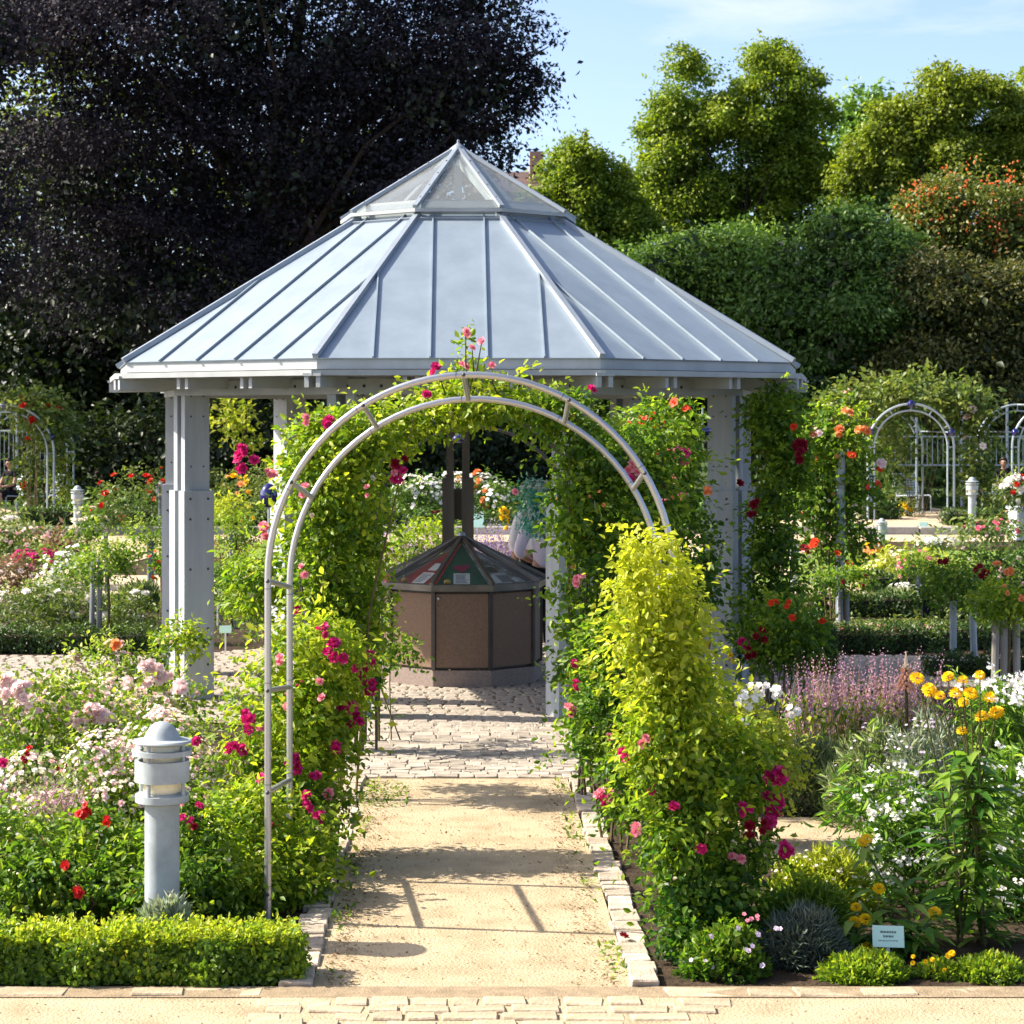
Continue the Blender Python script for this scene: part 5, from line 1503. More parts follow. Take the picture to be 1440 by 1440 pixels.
# tall strawflowers: stems, long leaves, yellow heads
def tall_flower(label, px, D, heads, stems_px, color, n_leaf, seed, size, leaf_len=.16, lo=.02, hi=.8):
    g = np.random.default_rng(seed)
    x = (px - CX) * D / F
    root = empty('tall_strawflower', (x, D, 0))
    tag(root, label, 'flower')
    B = Vector((x, D, 0))
    st_ = MB()
    P_, N_, A_ = [], [], []
    for (hx, hy) in heads:
        t = P(hx, hy, D + g.normal() * .05) - B
        sx = stems_px[int(g.integers(0, len(stems_px)))]
        f = Vector(((sx - px) * D / F, g.normal() * .05, 0))
        mid = f.lerp(t, .6) + Vector((g.normal() * .02 - (t.x - f.x) * .25, g.normal() * .03, 0))
        st_.tube([f, f.lerp(mid, .5), mid, t - Vector((0, 0, size * .1))], [.006, .0055, .0045, .003], 6)
        k = max(2, n_leaf // len(heads))
        for i in range(k):
            q = lo + (hi - lo) * g.random()
            pos = f.lerp(mid, min(1, q / .6)) if q < .6 else mid.lerp(t, (q - .6) / .4)
            an = g.random() * 6.28
            dr = np.array([math.cos(an), math.sin(an), .45 - .3 * g.random()])
            P_.append(pos); A_.append(dr); N_.append(np.array([-dr[0] * .5, -dr[1] * .5, 1.0]) + g.normal(size=3) * .2)
        bloom(root, 'pompon', color, t, (random.uniform(-.4, .3), -.35 + random.uniform(-.3, .3), .9), size, 'flower_head')
    st_.build('stem', M['stem'], root, smooth=True)
    # long leaves in three pieces so that they bend
    P_, A_, N_ = np.array(P_), unit(np.array(A_)), unit(np.array(N_))
    n = len(P_)
    Ls = leaf_len * (.55 + .8 * g.random(n))
    sd_ = unit(np.cross(N_, A_))
    V = []
    for t, wd, dz in ((0, .03, 0), (.25, .085, .03), (.55, .095, -.05), (.82, .055, -.22), (1, .006, -.38)):
        c = P_ + A_ * (Ls * t)[:, None] + np.array([0, 0, 1]) * (Ls * dz)[:, None]
        V += [c - sd_ * (Ls * wd)[:, None], c + np.array([0, 0, -.02]) * Ls[:, None], c + sd_ * (Ls * wd)[:, None]]
    V = np.stack(V, axis=1)
    T = []
    for r in range(4):
        for c in range(2):
            q = r * 3 + c
            T += [(q, q + 1, q + 4), (q, q + 4, q + 3)]
    T = np.array(T)
    Fc = (np.arange(n)[:, None, None] * 15 + T[None]).reshape(-1, 3)
    me = fast_mesh('foliage', V.reshape(-1, 3), Fc, G['lance'], np.repeat(g.random(n), len(T)))
    link('foliage', me, root, kind='stuff')
    return root


tall_flower('tallest yellow strawflower with a dozen round heads and long drooping leaves', 1385, 10.0,
            [(1290, 953), (1309, 972), (1322, 978), (1333, 951), (1344, 974), (1354, 956), (1365, 974), (1378, 949), (1392, 981), (1401, 1001), (1381, 1007), (1353, 1027), (1354, 987), (1306, 968)], [1350, 1380, 1385, 1388], 'yellow', 300, 3, .062, .20, .02, .75)
tall_flower('short yellow strawflowers with broad leaves just behind the plant label', 1255, 9.8,
            [(1219, 1179), (1213, 1184), (1236, 1249), (1204, 1275), (1202, 1296), (1218, 1292), (1222, 1331), (1215, 1336), (1314, 1283)], [1230, 1250, 1270, 1290], 'yellow', 170, 4, .058, .17, .05, .95)
for lb, px, D, el, sdn in [('white phlox with loose flower clusters left of the tall strawflower', 1260, 10.9, [(1225, 1150, 40, 75), (1275, 1150, 45, 80), (1300, 1200, 50, 75), (1245, 1230, 55, 60)], 1),
                           ('white phlox with loose flower clusters right of the tall strawflower', 1415, 10.6, [(1420, 1100, 50, 70), (1430, 1190, 55, 80), (1400, 1260, 50, 60), (1440, 1270, 40, 60)], 2),
                           ('white flowers massed behind the yellow strawflower heads at the right edge', 1410, 13.2, [(1400, 1000, 50, 40), (1440, 1000, 50, 45), (1385, 1050, 50, 50), (1440, 1060, 50, 60)], 3)]:
    el = [(e[0], e[1], e[2], e[3], D) for e in el]
    r = bush('white_phlox', lb, 'flower', el, G['lance'], 1900, .07, aspect=.2, shape='leaf', sprays=20, up=.3, droop=.1, stem_m=M['stem'], stems=20, stem_r=.004, clump_r=.08, shell=.9)
    g = np.random.default_rng(sdn + 70)
    B = r.location
    k = 46 if sdn < 3 else 30
    cl = []
    for i in range(k):
        e = el[int(g.integers(0, len(el)))]
        wx, wy = e[0] + g.normal() * e[2] * .5, e[1] - abs(g.normal()) * e[3] * .6 + (10 if sdn < 3 else -12)
        if sdn == 3: wy = 945 + 40 * g.random()
        cl.append(P(wx, wy, D - .35 * g.random()) - B)
    cl = np.array(cl)
    q = np.repeat(cl, 9, axis=0) + g.normal(size=(k * 9, 3)) * (.016 if sdn < 3 else .024)
    flowers('blossom', 'star', 'white', q, g.normal(size=q.shape) * .5 + np.array([-.1, -.7, .6]), (.018 if sdn < 3 else .028) * (.7 + .6 * g.random(len(q))), g, r)
tl = empty('torch_lily', (P(1274, 0, 13.6).x, 13.6, 0))
tag(tl, 'single torch lily spike with salmon petals above the pink salvia', 'flower')
MB().tube([(0, 0, 0), (.005, 0, .5), (0, 0, P(0, 940, 13.6).z)], [.012, .011, .008], 8).build('stem', M['stem'], tl, smooth=True)
for i in range(54):
    z = P(0, 968 - i * .62, 13.6).z
    a = i * 2.4
    t = i / 54
    rr = .038 * (1 - t) ** .7 + .004
    bloom(tl, 'bud', 'salmon' if t < .8 else 'cream', (rr * math.cos(a), rr * math.sin(a), z), (math.cos(a), math.sin(a), -1.3 if t < .7 else .8), .05 * (1 - .45 * t), 'flower_tube')
MB().lathe([(.012, 0), (.010, .05), (.002, .10)], 8).build('bud_tip', flower_mat('cream'), tl, (0, 0, P(0, 939, 13.6).z))
bl_ = MB()
q = np.random.default_rng(3)
lv = leaves('foliage', np.zeros((16, 3)) + q.normal(size=(16, 3)) * np.array([.03, .03, 0]), q.normal(size=(16, 3)) + np.array([0, -.5, .6]), q.normal(size=(16, 3)) * .4 + np.array([0, 0, .8]), .4, .05, G['lance'], q.random(16), 'blade')
link('foliage', lv, tl, kind='stuff')
# fallen bloom on the kerb stones
fb = bloom(None, 'rose', 'crimson', P(877, 1330, 0) * 0 + Vector((P(877, 0, 9.98).x, 9.96, .045)), (.3, -.2, .9), .05, 'fallen_rose')
tag(fb, 'single fallen dark pink rose lying on the right kerb stones', 'flower')

# ---- middle distance, left
def std_rose(label, px, py, rx, ry, D, leaf_m, stakes, n=900, blooms=(), small=(), seed=1, stake_m='stake', top=None, size=.05):
    r = bush('standard_rose', label, 'standard rose', [(px, py, rx, ry, D), (px - rx * .4, py + ry * .25, rx * .6, ry * .7, D), (px + rx * .45, py + ry * .15, rx * .6, ry * .7, D)],
             leaf_m, n, size, sprays=int(n / 80), spray_len=.12, blooms=blooms, small=small, base=((px - CX) * D / F, D, 0), shell=.8)
    zc = P(0, py + ry * .5, D).z
    MB().tube([(0, 0, -.02), (.01, .01, zc * .5), (0, 0, zc)], [.016, .014, .012], 8).build('stem', M['cane'], r, smooth=True)
    for k, sx in enumerate(stakes):
        x = (sx - px) * D / F
        MB().tube([(x, .03 * (k - .5), -.02), (x * .9, .03 * (k - .5), P(0, (top or py + ry * .6), D).z)], .027 if stake_m == 'stake' else .034, 10).build('stake', M[stake_m], r, smooth=True)
    return r


std_rose('standard rose with a dull green head on two grey stakes beside the left plant label', 152, 785, 42, 36, 23.2, G['bed'], (129, 139), 1300, top=790)
std_rose('paler standard rose head dotted with cream blooms above the stake-tied one', 122, 738, 30, 26, 27.0, G['bed'], (152,), 700, small=[('rose', 'cream', 24, .06, .5)], top=750)
std_rose('round-headed standard rose on a thin stake left of the pavilion post', 208, 748, 36, 27, 29.0, G['bed'], (210, 214), 900, top=760)
std_rose('small standard rose directly in front of the left pavilion post', 250, 900, 31, 25, 18.0, G['rose_light'], (), 620, small=[('bud', 'cream', 14, .04, .5)], size=.055)
std_rose('standard rose bending over its stake to the right of the left pavilion post', 332, 745, 36, 30, 27.5, G['bed'], (325,), 800, top=750)
std_rose('standard rose with dark stakes seen low between the left post and the arch roses', 325, 800, 34, 30, 24.8, G['rose'], (308, 330), 900, top=810)
std_rose('standard rose tinged with red flowers at the left edge of the pavilion post', 226, 790, 18, 24, 26.0, G['rose'], (), 420, small=[('open', 'scarlet', 10, .06, .4)])
std_rose('standard rose on two grey stakes behind the pink salvia', 1186, 815, 42, 24, 23.0, G['rose'], (1181, 1192), 1000, small=[('rose', 'crimson', 8, .05, .5)], top=832)
std_rose('dark-flowered standard rose on two blue-grey posts at the right', 1338, 815, 55, 38, 20.6, G['rose'], (1340, 1371), 1500, blooms=[('rose', 'crimson', 1333, 792, 3, 7, .07), ('rose', 'crimson', 1322, 790, 1, 0, .06), ('rose', 'crimson', 1385, 806, 4, 8, .07), ('rose', 'crimson', 1376, 800, 2, 5, .06)], top=845, stake_m='galv')
std_rose('yellow-green standard rose with orange flowers on wooden stakes at the right edge', 1418, 842, 52, 34, 19.8, G['rose_light'], (1398, 1412, 1432), 1700, blooms=[('rose', 'orange', 1402, 797, 2, 6, .06), ('rose', 'orange', 1420, 800, 3, 8, .07), ('rose', 'orange', 1436, 845, 2, 6, .06), ('rose', 'orange', 1413, 830, 2, 6, .05)], top=872, stake_m='stake_wood')
std_rose('large dark leafy rose head at the right edge below the planter', 1410, 785, 62, 40, 25.0, G['rose_dark'], (1416,), 1500, small=[('rose', 'pale', 14, .06, .5)], top=800)
std_rose('small rose with drooping pink flowers on the terrace side of the dark-flowered standard', 1290, 795, 30, 20, 27.0, G['bed'], (1291,), 500, small=[('rose', 'pink', 14, .06, .5)])

for lb, el, m_, n, sm in [
    ('low green bush with white roses behind the left box hedge', [(40, 860, 60, 34, 23.6), (100, 850, 50, 30, 23.8)], 'bed_far', 2600, [('rose', 'white', 18, .10, .6), ('rose', 'cream', 8, .08, .5)]),
    ('low green bush with a few white roses left of the pavilion post', [(195, 865, 50, 32, 23.4), (160, 860, 40, 30, 23.8)], 'bed_far', 1900, [('rose', 'white', 9, .11, .8)]),
    ('tall white-flowered clump between the magenta phlox and the stake-tied standard', [(85, 810, 34, 36, 25.4), (105, 800, 22, 34, 25.6), (70, 825, 26, 26, 25.2)], 'bed', 1300, [('open', 'white', 90, .07, .5)]),
    ('brownish feathery bush at the left edge below the magenta phlox', [(18, 812, 40, 26, 26.0)], 'brown', 1000, [('rose', 'pale', 10, .07, .5)]),
    ('magenta phlox bush in the middle of the left beds', [(52, 790, 44, 16, 28.0)], 'bed_far', 900, [('rose', 'magenta', 34, .09, .9)]),
    ('pale pink rose bush in front of the far left path', [(50, 765, 44, 22, 31.0), (5, 765, 30, 22, 31.0)], 'bed_far', 1200, [('rose', 'pale', 40, .10, .9)]),
    ('dull purple-leaved shrub beside the pale pink rose bush', [(90, 768, 24, 20, 30.5)], 'brown', 500, []),
    ('yellow-green hydrangea clump before the two-stake standard rose', [(122, 800, 30, 18, 25.0)], 'bed', 600, [('open', 'cream', 24, .06, .7)]),
    ('white rose stem above the pale pink bush at the far left', [(14, 735, 12, 8, 34.0)], 'bed_far', 120, [('rose', 'white', 8, .10, .8)]),
    ('low bush with apricot leaves between the posts on the left', [(325, 770, 22, 24, 28.0)], 'brown', 400, []),
    ('leafy bush with small dark red flowers right of the left post', [(345, 830, 32, 40, 22.8)], 'rose', 1300, [('rose', 'crimson', 8, .06, .4)]),
    ('leafy yellow-green bush on the left behind the display case', [(590, 765, 50, 26, 23.2), (620, 750, 30, 20, 23.6)], 'rose_light', 1500, []),
    ('dark bush covered with white flowers left of the back post', [(600, 705, 42, 34, 27.0), (630, 690, 40, 26, 27.3), (580, 690, 30, 22, 27.0)], 'rose_dark', 2200, [('open', 'white', 170, .06, .9), ('rose', 'crimson', 6, .08, .2)]),
    ('dark bush covered with white and apricot flowers right of the back post', [(675, 695, 30, 30, 27.4), (700, 705, 30, 26, 27.0), (650, 685, 20, 22, 27.6)], 'rose_dark', 1800, [('open', 'white', 110, .06, .9), ('rose', 'orange', 20, .09, .6)]),
    ('crimson rose bush beside the back post of the pavilion', [(605, 728, 18, 10, 26.0)], 'rose_dark', 320, [('rose', 'crimson', 7, .07, .5)]),
    ('small yellow-flowered stem between the back post and the visitors', [(709, 730, 6, 16, 25.5)], 'bed_far', 90, [('pompon', 'yellow', 12, .06, .4)]),
    ('dark shrubs with red flowers under the beech left of the bollard', [(190, 705, 60, 42, 44.4), (260, 690, 60, 40, 46.5), (150, 715, 30, 34, 44.4)], 'bed_far', 2600, [('rose', 'red', 26, .14, .6)]),
    ('strap-leaved dark bed between the left posts of the pavilion', [(330, 700, 40, 40, 44.0), (380, 690, 40, 46, 45.0), (300, 690, 30, 30, 46.8)], 'bed_far', 2000, [('rose', 'yellow', 14, .13, .8), ('rose', 'orange', 8, .13, .8)]),
    ('rounded olive shrub in the beds between the left posts', [(325, 722, 26, 22, 40.0)], 'lime', 700, []),
    ('yellow-tinged sparse bush beside the far left arch', [(92, 690, 14, 50, 47.5)], 'lime', 500, []),
    ('pink carpet roses between the two box hedges on the right', [(1240, 893, 60, 14, 24.4), (1320, 893, 60, 13, 24.4), (1400, 895, 50, 13, 24.3)], 'bed_far', 2600, [('rose', 'pale', 80, .07, 1.0), ('rose', 'pink', 34, .08, 1.0)]),
    ('one big pink bloom cluster at the foot of the two-stake standard', [(1168, 890, 20, 10, 22.9)], 'bed_far', 220, [('rose', 'pink', 10, .07, .9)]),
    ('lime-green perennial bed with cream heads on the right lawn edge', [(1270, 800, 44, 26, 31.0), (1240, 815, 34, 28, 30.6), (1310, 815, 30, 20, 30.8)], 'lime', 2600, [('open', 'cream', 60, .08, 1.0)]),
    ('yellow and apricot day lilies left of the lime-green bed', [(1232, 785, 20, 24, 32.0)], 'bed_far', 500, [('open', 'orange', 12, .14, 1.0), ('open', 'yellow', 6, .12, 1.0)]),
    ('white flowers lying low between the lavender mound and the lime-green bed', [(1275, 828, 26, 8, 28.2)], 'bed_far', 260, [('open', 'white', 30, .07, 1.0)]),
    ('white flowers at the far edge of the right lawn', [(1318, 762, 30, 6, 34.0)], 'bed_far', 260, [('open', 'white', 50, .09, 1.0)]),
    ('pale-flowered airy bush below the pillar rose', [(1150, 830, 30, 40, 26.2), (1130, 800, 22, 30, 26.8)], 'bed_far', 900, [('rose', 'pale', 26, .06, .5)]),
    ('olive shrub with pink buds at the right edge beyond the standards', [(1400, 745, 50, 14, 33.0)], 'bed_far', 700, [('rose', 'pink', 18, .08, .9)]),
    ('white and red flowers spilling from the pale planter', [(1432, 690, 22, 22, 41.0)], 'bed_far', 700, [('rose', 'white', 34, .12, .5), ('rose', 'red', 12, .12, .8)]),
    ('low white-flowered plants in front of the seated visitor on the right', [(1398, 708, 22, 14, 49.5)], 'bed_far', 500, [('open', 'white', 20, .10, .8)]),
    ('low greenery with yellow flowers left of the far chair', [(1275, 715, 12, 12, 49.6)], 'bed_far', 300, [('open', 'yellow', 10, .13, .8)]),
    ('weedy green bush between the legs of the far left arch', [(52, 712, 18, 22, 48.0)], 'bed_far', 500, [('open', 'white', 6, .12, .6)]),
]:
    fl = .14 if el[0][4] > 45.3 else 0.0
    bush('flowering_bush' if sm else 'shrub', lb, 'bush', el, G[m_], n, .06 if el[0][4] < 30 else .10, small=sm, sprays=int(n / 140), spray_len=.15, floor=fl, aspect=.4)
mound('lavender_mound', 'grey-green lavender mound behind the white roses on the left', 'lavender', 198, 850, 30, 22, 27.2, G['greygreen'], 1500, .14, .08, 31)
mound('lavender_mound', 'wide grey-green lavender mound between the hedges on the right', 'lavender', 1270, 858, 56, 18, 27.2, G['greygreen'], 2400, .14, .08, 32)
spikes('lavender_clump', 'pale purple flower spikes left of the back post', 'perovskia', 535, 622, 728, 24.6, .8, 110, G['silver'], 'lilac', 33, h_spike=.30, bud=.035, per=9, base_n=900, base_size=.1, lean=.10)
spikes('lavender_clump', 'purple flower spikes between the back post and the visitors', 'perovskia', 668, 735, 728, 24.8, .8, 130, G['silver'], 'lavender', 34, h_spike=.36, bud=.04, per=10, base_n=900, base_size=.1, lean=.12)
bush('white_flowered_shrub', 'bluish teal shrub covered in small white flowers hiding the heads of the visitors', 'shrub',
     [(755, 694, 25, 20, 18.75), (759, 728, 25, 24, 18.75), (768, 712, 18, 28, 18.8)], G['teal'], 5200, .035, aspect=.5, shell=.8,
     small=[('open', 'white', 230, .045, .9)], stem_m=M['cane'], stems=0, base=((783 - CX) * 18.8 / F, 18.8, 0), df=.7)
_ws = [o for o in C.objects if o.name.startswith('white_flowered_shrub')][0]
MB().tube([(0, 0, 0), (.01, 0, .6), (-.02, 0, 1.1), (-.12, -.03, 1.42)], [.02, .018, .016, .01], 8).build('stem', M['cane'], _ws, smooth=True)

# ------------------------------------------------------------------ plant labels
def label_sign(label, px, py, D, w, h, yaw=0.0, lines=True):
    z = P(0, py, D).z
    r = empty('plant_label', ((px - CX) * D / F, D, 0), yaw)
    tag(r, label, 'plant label')
    MB().box(-.008, .008, 0, .006, -.05, z - h * .2).build('stake', M['white'], r)
    b = MB().box(-w / 2, w / 2, -.004, 0, -h / 2, h / 2).build('plate', M['sign'], r, (0, -.002, z))
    b.rotation_euler.x = R_(-28)
    if lines:
        for i, (ww, hh) in enumerate(((.50, .09), (.32, .09), (.62, .035))):
            zz = h * (.20 - i * .20)
            # rows of tiny strokes, too small to read in the photograph
            mb = MB()
            xx = -w * ww / 2
            g = random.Random(i)
            while xx < w * ww / 2:
                l = g.uniform(.04, .09) * w
                mb.box(xx, min(xx + l, w * ww / 2), -.0052, -.0041, zz - h * hh / 2, zz + h * hh / 2)
                xx += l + .02 * w
            mb.build('print_line', M['sign_text'], b)
    return r


label_sign('pale green plant label on a stake at the front of the right bed', 1249, 1317, 9.55, .135, .095, -.12)
label_sign('small pale green plant label by the left box hedge', 115, 894, 22.8, .13, .085, 0, False)
label_sign('small pale green plant label between the left pavilion post and the arch roses', 317, 885, 22.0, .12, .08, .1, False)
label_sign('tiny plant label on the right terrace beside the bollard lamp', 1299, 738, 44.9, .18, .12, 0, False)
label_sign('blue-green plant label half lost in the flowers at the left edge of the front bed', 28, 1180, 10.9, .12, .06, .2, False)
label_sign('pale blue information plate behind the back post of the pavilion', 671, 726, 30.0, .18, .34, 0, False)
np_ = MB().box(-.04, .04, -.04, .04, 0, .42).build('marker_post', M['black_cloth'], None, (P(1302, 0, 25.6).x, 25.6, 0))
tag(np_, 'short black marker post in the lavender mound on the right', 'post')

# ------------------------------------------------------------------ cobalt glass balls
for px, py, D, r, m_, lb, sq in [(378, 697, 15.0, .060, 'blue_glass', 'cobalt blue glass ball on a rod left of the leafy arch', 1.4),
                                 (645, 617, 15.4, .045, 'blue_glass', 'cobalt blue glass ball hanging under the leafy arch', .7),
                                 (988, 606, 16.9, .07, 'blue_glass', 'dark blue glass ball at the left side of the right pavilion post', .6)]:
    o = empty('glass_ball', P(px, py, D))
    tag(o, lb, 'ornament')
    MB().ball((0, 0, 0), r, 20, 12, (1, 1, sq)).build('globe', M[m_], o, smooth=True)
    if px < 400: MB().tube([(0, 0, -r), (0, 0, -P(px, py, D).z)], .008, 8).build('rod', M['galv'], o)
    else: MB().tube([(0, 0, r * sq * .9), (0, 0, r * sq + .14)], .008, 8).build('rod', M['galv'], o)


# ------------------------------------------------------------------ other arches
def plain_arch(label, cx_, D, rad, top, dep, floor, tube=.024, m='galv', balls=True, gap=.14, group=None):
    r = empty('garden_arch', (cx_, D, floor))
    tag(r, label, 'arch', group)
    zc = top - rad - floor
    for j, y in enumerate((0, dep)):
        for q, rr in enumerate((rad, rad - gap)):
            pts = [Vector((p.x, y, p.z)) for p in hoop_pts(0, 0, zc, rr, 0, 28)]
            MB().tube(pts, tube * (1 - .25 * q), 8).build('hoop', M[m], r, smooth=True)
    for y in (0, dep):
        for a in range(0, 181, 30):
            u = Vector((math.cos(R_(a)), 0, math.sin(R_(a))))
            MB().tube([Vector((0, y, zc)) + u * rad, Vector((0, y, zc)) + u * (rad - gap)], tube * .5, 6).build('rung', M[m], r)
    for a in (20, 90, 160):
        u = Vector((math.cos(R_(a)), 0, math.sin(R_(a)))) * rad
        MB().tube([Vector((0, 0, zc)) + u, Vector((0, dep, zc)) + u], tube * .6, 6).build('purlin', M[m], r)
        if balls: MB().ball(Vector((0, -.03, zc)) + u, .085, 14, 8).build('glass_ball', M['blue_glass'], r, smooth=True)
    return r


plain_arch('galvanised garden arch with blue glass balls framing a chair on the right terrace', P(1281, 0, 47.5).x, 47.5, .93, 2.66, 3.2, .14)
plain_arch('galvanised garden arch cut by the right edge of the frame', P(1484, 0, 47.5).x, 47.5, .93, 2.66, 3.2, .14)
plain_arch('galvanised garden arch cut by the left edge of the frame', P(8, 0, 47.0).x, 47.0, 1.03, 2.63, 2.4, .14)
plain_arch('dark arch hoop carrying the leafy tunnel before the pavilion', P(668, 0, 15.6).x, 15.6, .80, 2.42, .5, 0, .014, 'dark_steel', False, .10)
bush('climbing_rose', 'climbing rose with red flowers over the far left arch', 'climbing rose',
     [(45, 580, 42, 26, 47.4), (72, 600, 28, 34, 47.4), (20, 562, 40, 14, 47.6), (82, 640, 12, 50, 47.6), (38, 660, 8, 50, 48)], G['bed_far'], 2600, .14, sprays=50, spray_len=.4, floor=.14,
     small=[('rose', 'red', 14, .17, .6)], **st)
bush('climbing_rose', 'climbing rose mounding over the far right arch', 'climbing rose',
     [(1300, 555, 60, 26, 49.0), (1230, 560, 50, 22, 49.2), (1355, 570, 36, 34, 48.6), (1372, 630, 22, 70, 48.4), (1185, 575, 30, 30, 49), (1375, 700, 16, 40, 48.4), (1262, 640, 10, 60, 49.2), (1240, 620, 16, 40, 50)], G['bed_far'], 6000, .15, sprays=120, spray_len=.5, floor=.14,
     small=[('rose', 'pale', 10, .17, .9)], **st)
bush('hedge_screen', 'leafy green screen behind the chair in the far right arch', 'hedge',
     [(1290, 640, 60, 50, 56.0), (1240, 660, 30, 50, 56), (1410, 640, 60, 50, 56.5), (1360, 660, 50, 60, 56.3)], G['yew'], 5200, .16, floor=.14)


def trellis(label, x0, x1, D, z0, zlo, zhi, posts, bars):
    r = empty('trellis_fence', ((x0 + x1) / 2, D, z0))
    tag(r, label, 'fence')
    h = (x1 - x0) / 2
    for i in range(posts):
        x = -h + 2 * h * i / (posts - 1)
        MB().tube([(x, 0, 0), (x, 0, 2.6)], .035, 8).build('post', M['galv'], r, smooth=True)
    for z in (zlo, zhi):
        MB().tube([(-h, 0, z), (h, 0, z)], .022, 8).build('rail', M['galv'], r, smooth=True)
    for i in range(bars):
        x = -h + 2 * h * (i + .5) / bars
        MB().tube([(x, .0, zlo + .02), (x, .0, zhi - .02)], .010, 6).build('bar', M['galv'], r)
    return r


trellis('galvanised trellis fence behind the chair and the seated visitor on the right', P(1225, 0, 54).x, P(1480, 0, 54).x, 54.0, .14, 1.05, 1.75, 5, 34)
trellis('galvanised trellis fence in the shade behind the seated visitor at the far left', P(-60, 0, 53).x, P(66, 0, 53).x, 53.0, .14, .75, 1.9, 4, 20)


# ------------------------------------------------------------------ chairs and planter
def chair(label, px, D, yaw, z0):
    r = empty('garden_chair', ((px - CX) * D / F, D, z0), yaw)
    tag(r, label, 'chair', 'garden chairs on the terrace')
    w = .30
    for sx in (-w, w):
        MB().tube([(sx, -.30, 0), (sx, -.28, .40), (sx, -.24, .43), (sx, .22, .40), (sx, .42, .95)], .016, 8).build('side_frame', M['galv'], r, smooth=True)
        MB().tube([(sx, .34, 0), (sx, .24, .41)], .016, 8).build('leg', M['galv'], r, smooth=True)
    for i in range(9):
        y = -.24 + i * .056
        MB().box(-w, w, y - .018, y + .018, .41, .422).build('seat_slat', M['galv'], r)
    for i in range(9):
        t = .08 + i * .105
        c = Vector((0, .22 + .20 * t, .40 + .55 * t))
        MB().bar(c - Vector((w, 0, 0)), c + Vector((w, 0, 0)), .012, .036, Vector((0, .2, .55))).build('back_slat', M['galv'], r)
    return r


chair('empty pale mesh garden chair inside the far right arch', 1284, 51.0, R_(18), .14)
chair('pale garden chair beside the seated visitor at the far left', 62, 50.5, R_(-60), .14)
chair('garden chair under the seated visitor at the far left', 15, 50.8, R_(-50), .14)
chair('garden chair under the seated visitor at the far right', 1411, 52.0, R_(-25), .14)
pl = empty('planter_box', (P(1438, 0, 42.5).x, 42.0, 0))
tag(pl, 'pale square planter box at the right edge of the frame', 'planter')
zz = P(0, 716, 42).z
MB().box(-.33, .33, -.33, .33, .04, zz).build('box', M['planter'], pl, bevel=.012)
MB().box(-.36, .36, -.36, .36, zz + .002, zz + .05).build('rim', M['planter'], pl)
for sx in (-.27, .27): MB().box(sx - .05, sx + .05, -.30, .30, 0, .038).build('foot', M['dark_steel'], pl)
for sx in (-1, 1): MB().box(sx * .27 - .03, sx * .27 + .03, -.345, -.332, .05, zz).build('corner_batten', M['planter'], pl)


# ------------------------------------------------------------------ people
def skin_obj(name, m, verts, edges, radii, parent, sub=2):
    me = bpy.data.meshes.new(name)
    me.from_pydata([tuple(v) for v in verts], edges, [])
    me.materials.append(m)
    o = link(name, me, parent)
    md = o.modifiers.new('Skin', 'SKIN')
    md.use_smooth_shade = True
    sv = me.skin_vertices[0].data
    for i, r in enumerate(radii):
        sv[i].radius = r if hasattr(r, '__len__') else (r, r)
        sv[i].use_root = i == 0
    s = o.modifiers.new('Subdivision', 'SUBSURF')
    s.levels = s.render_levels = sub
    return o


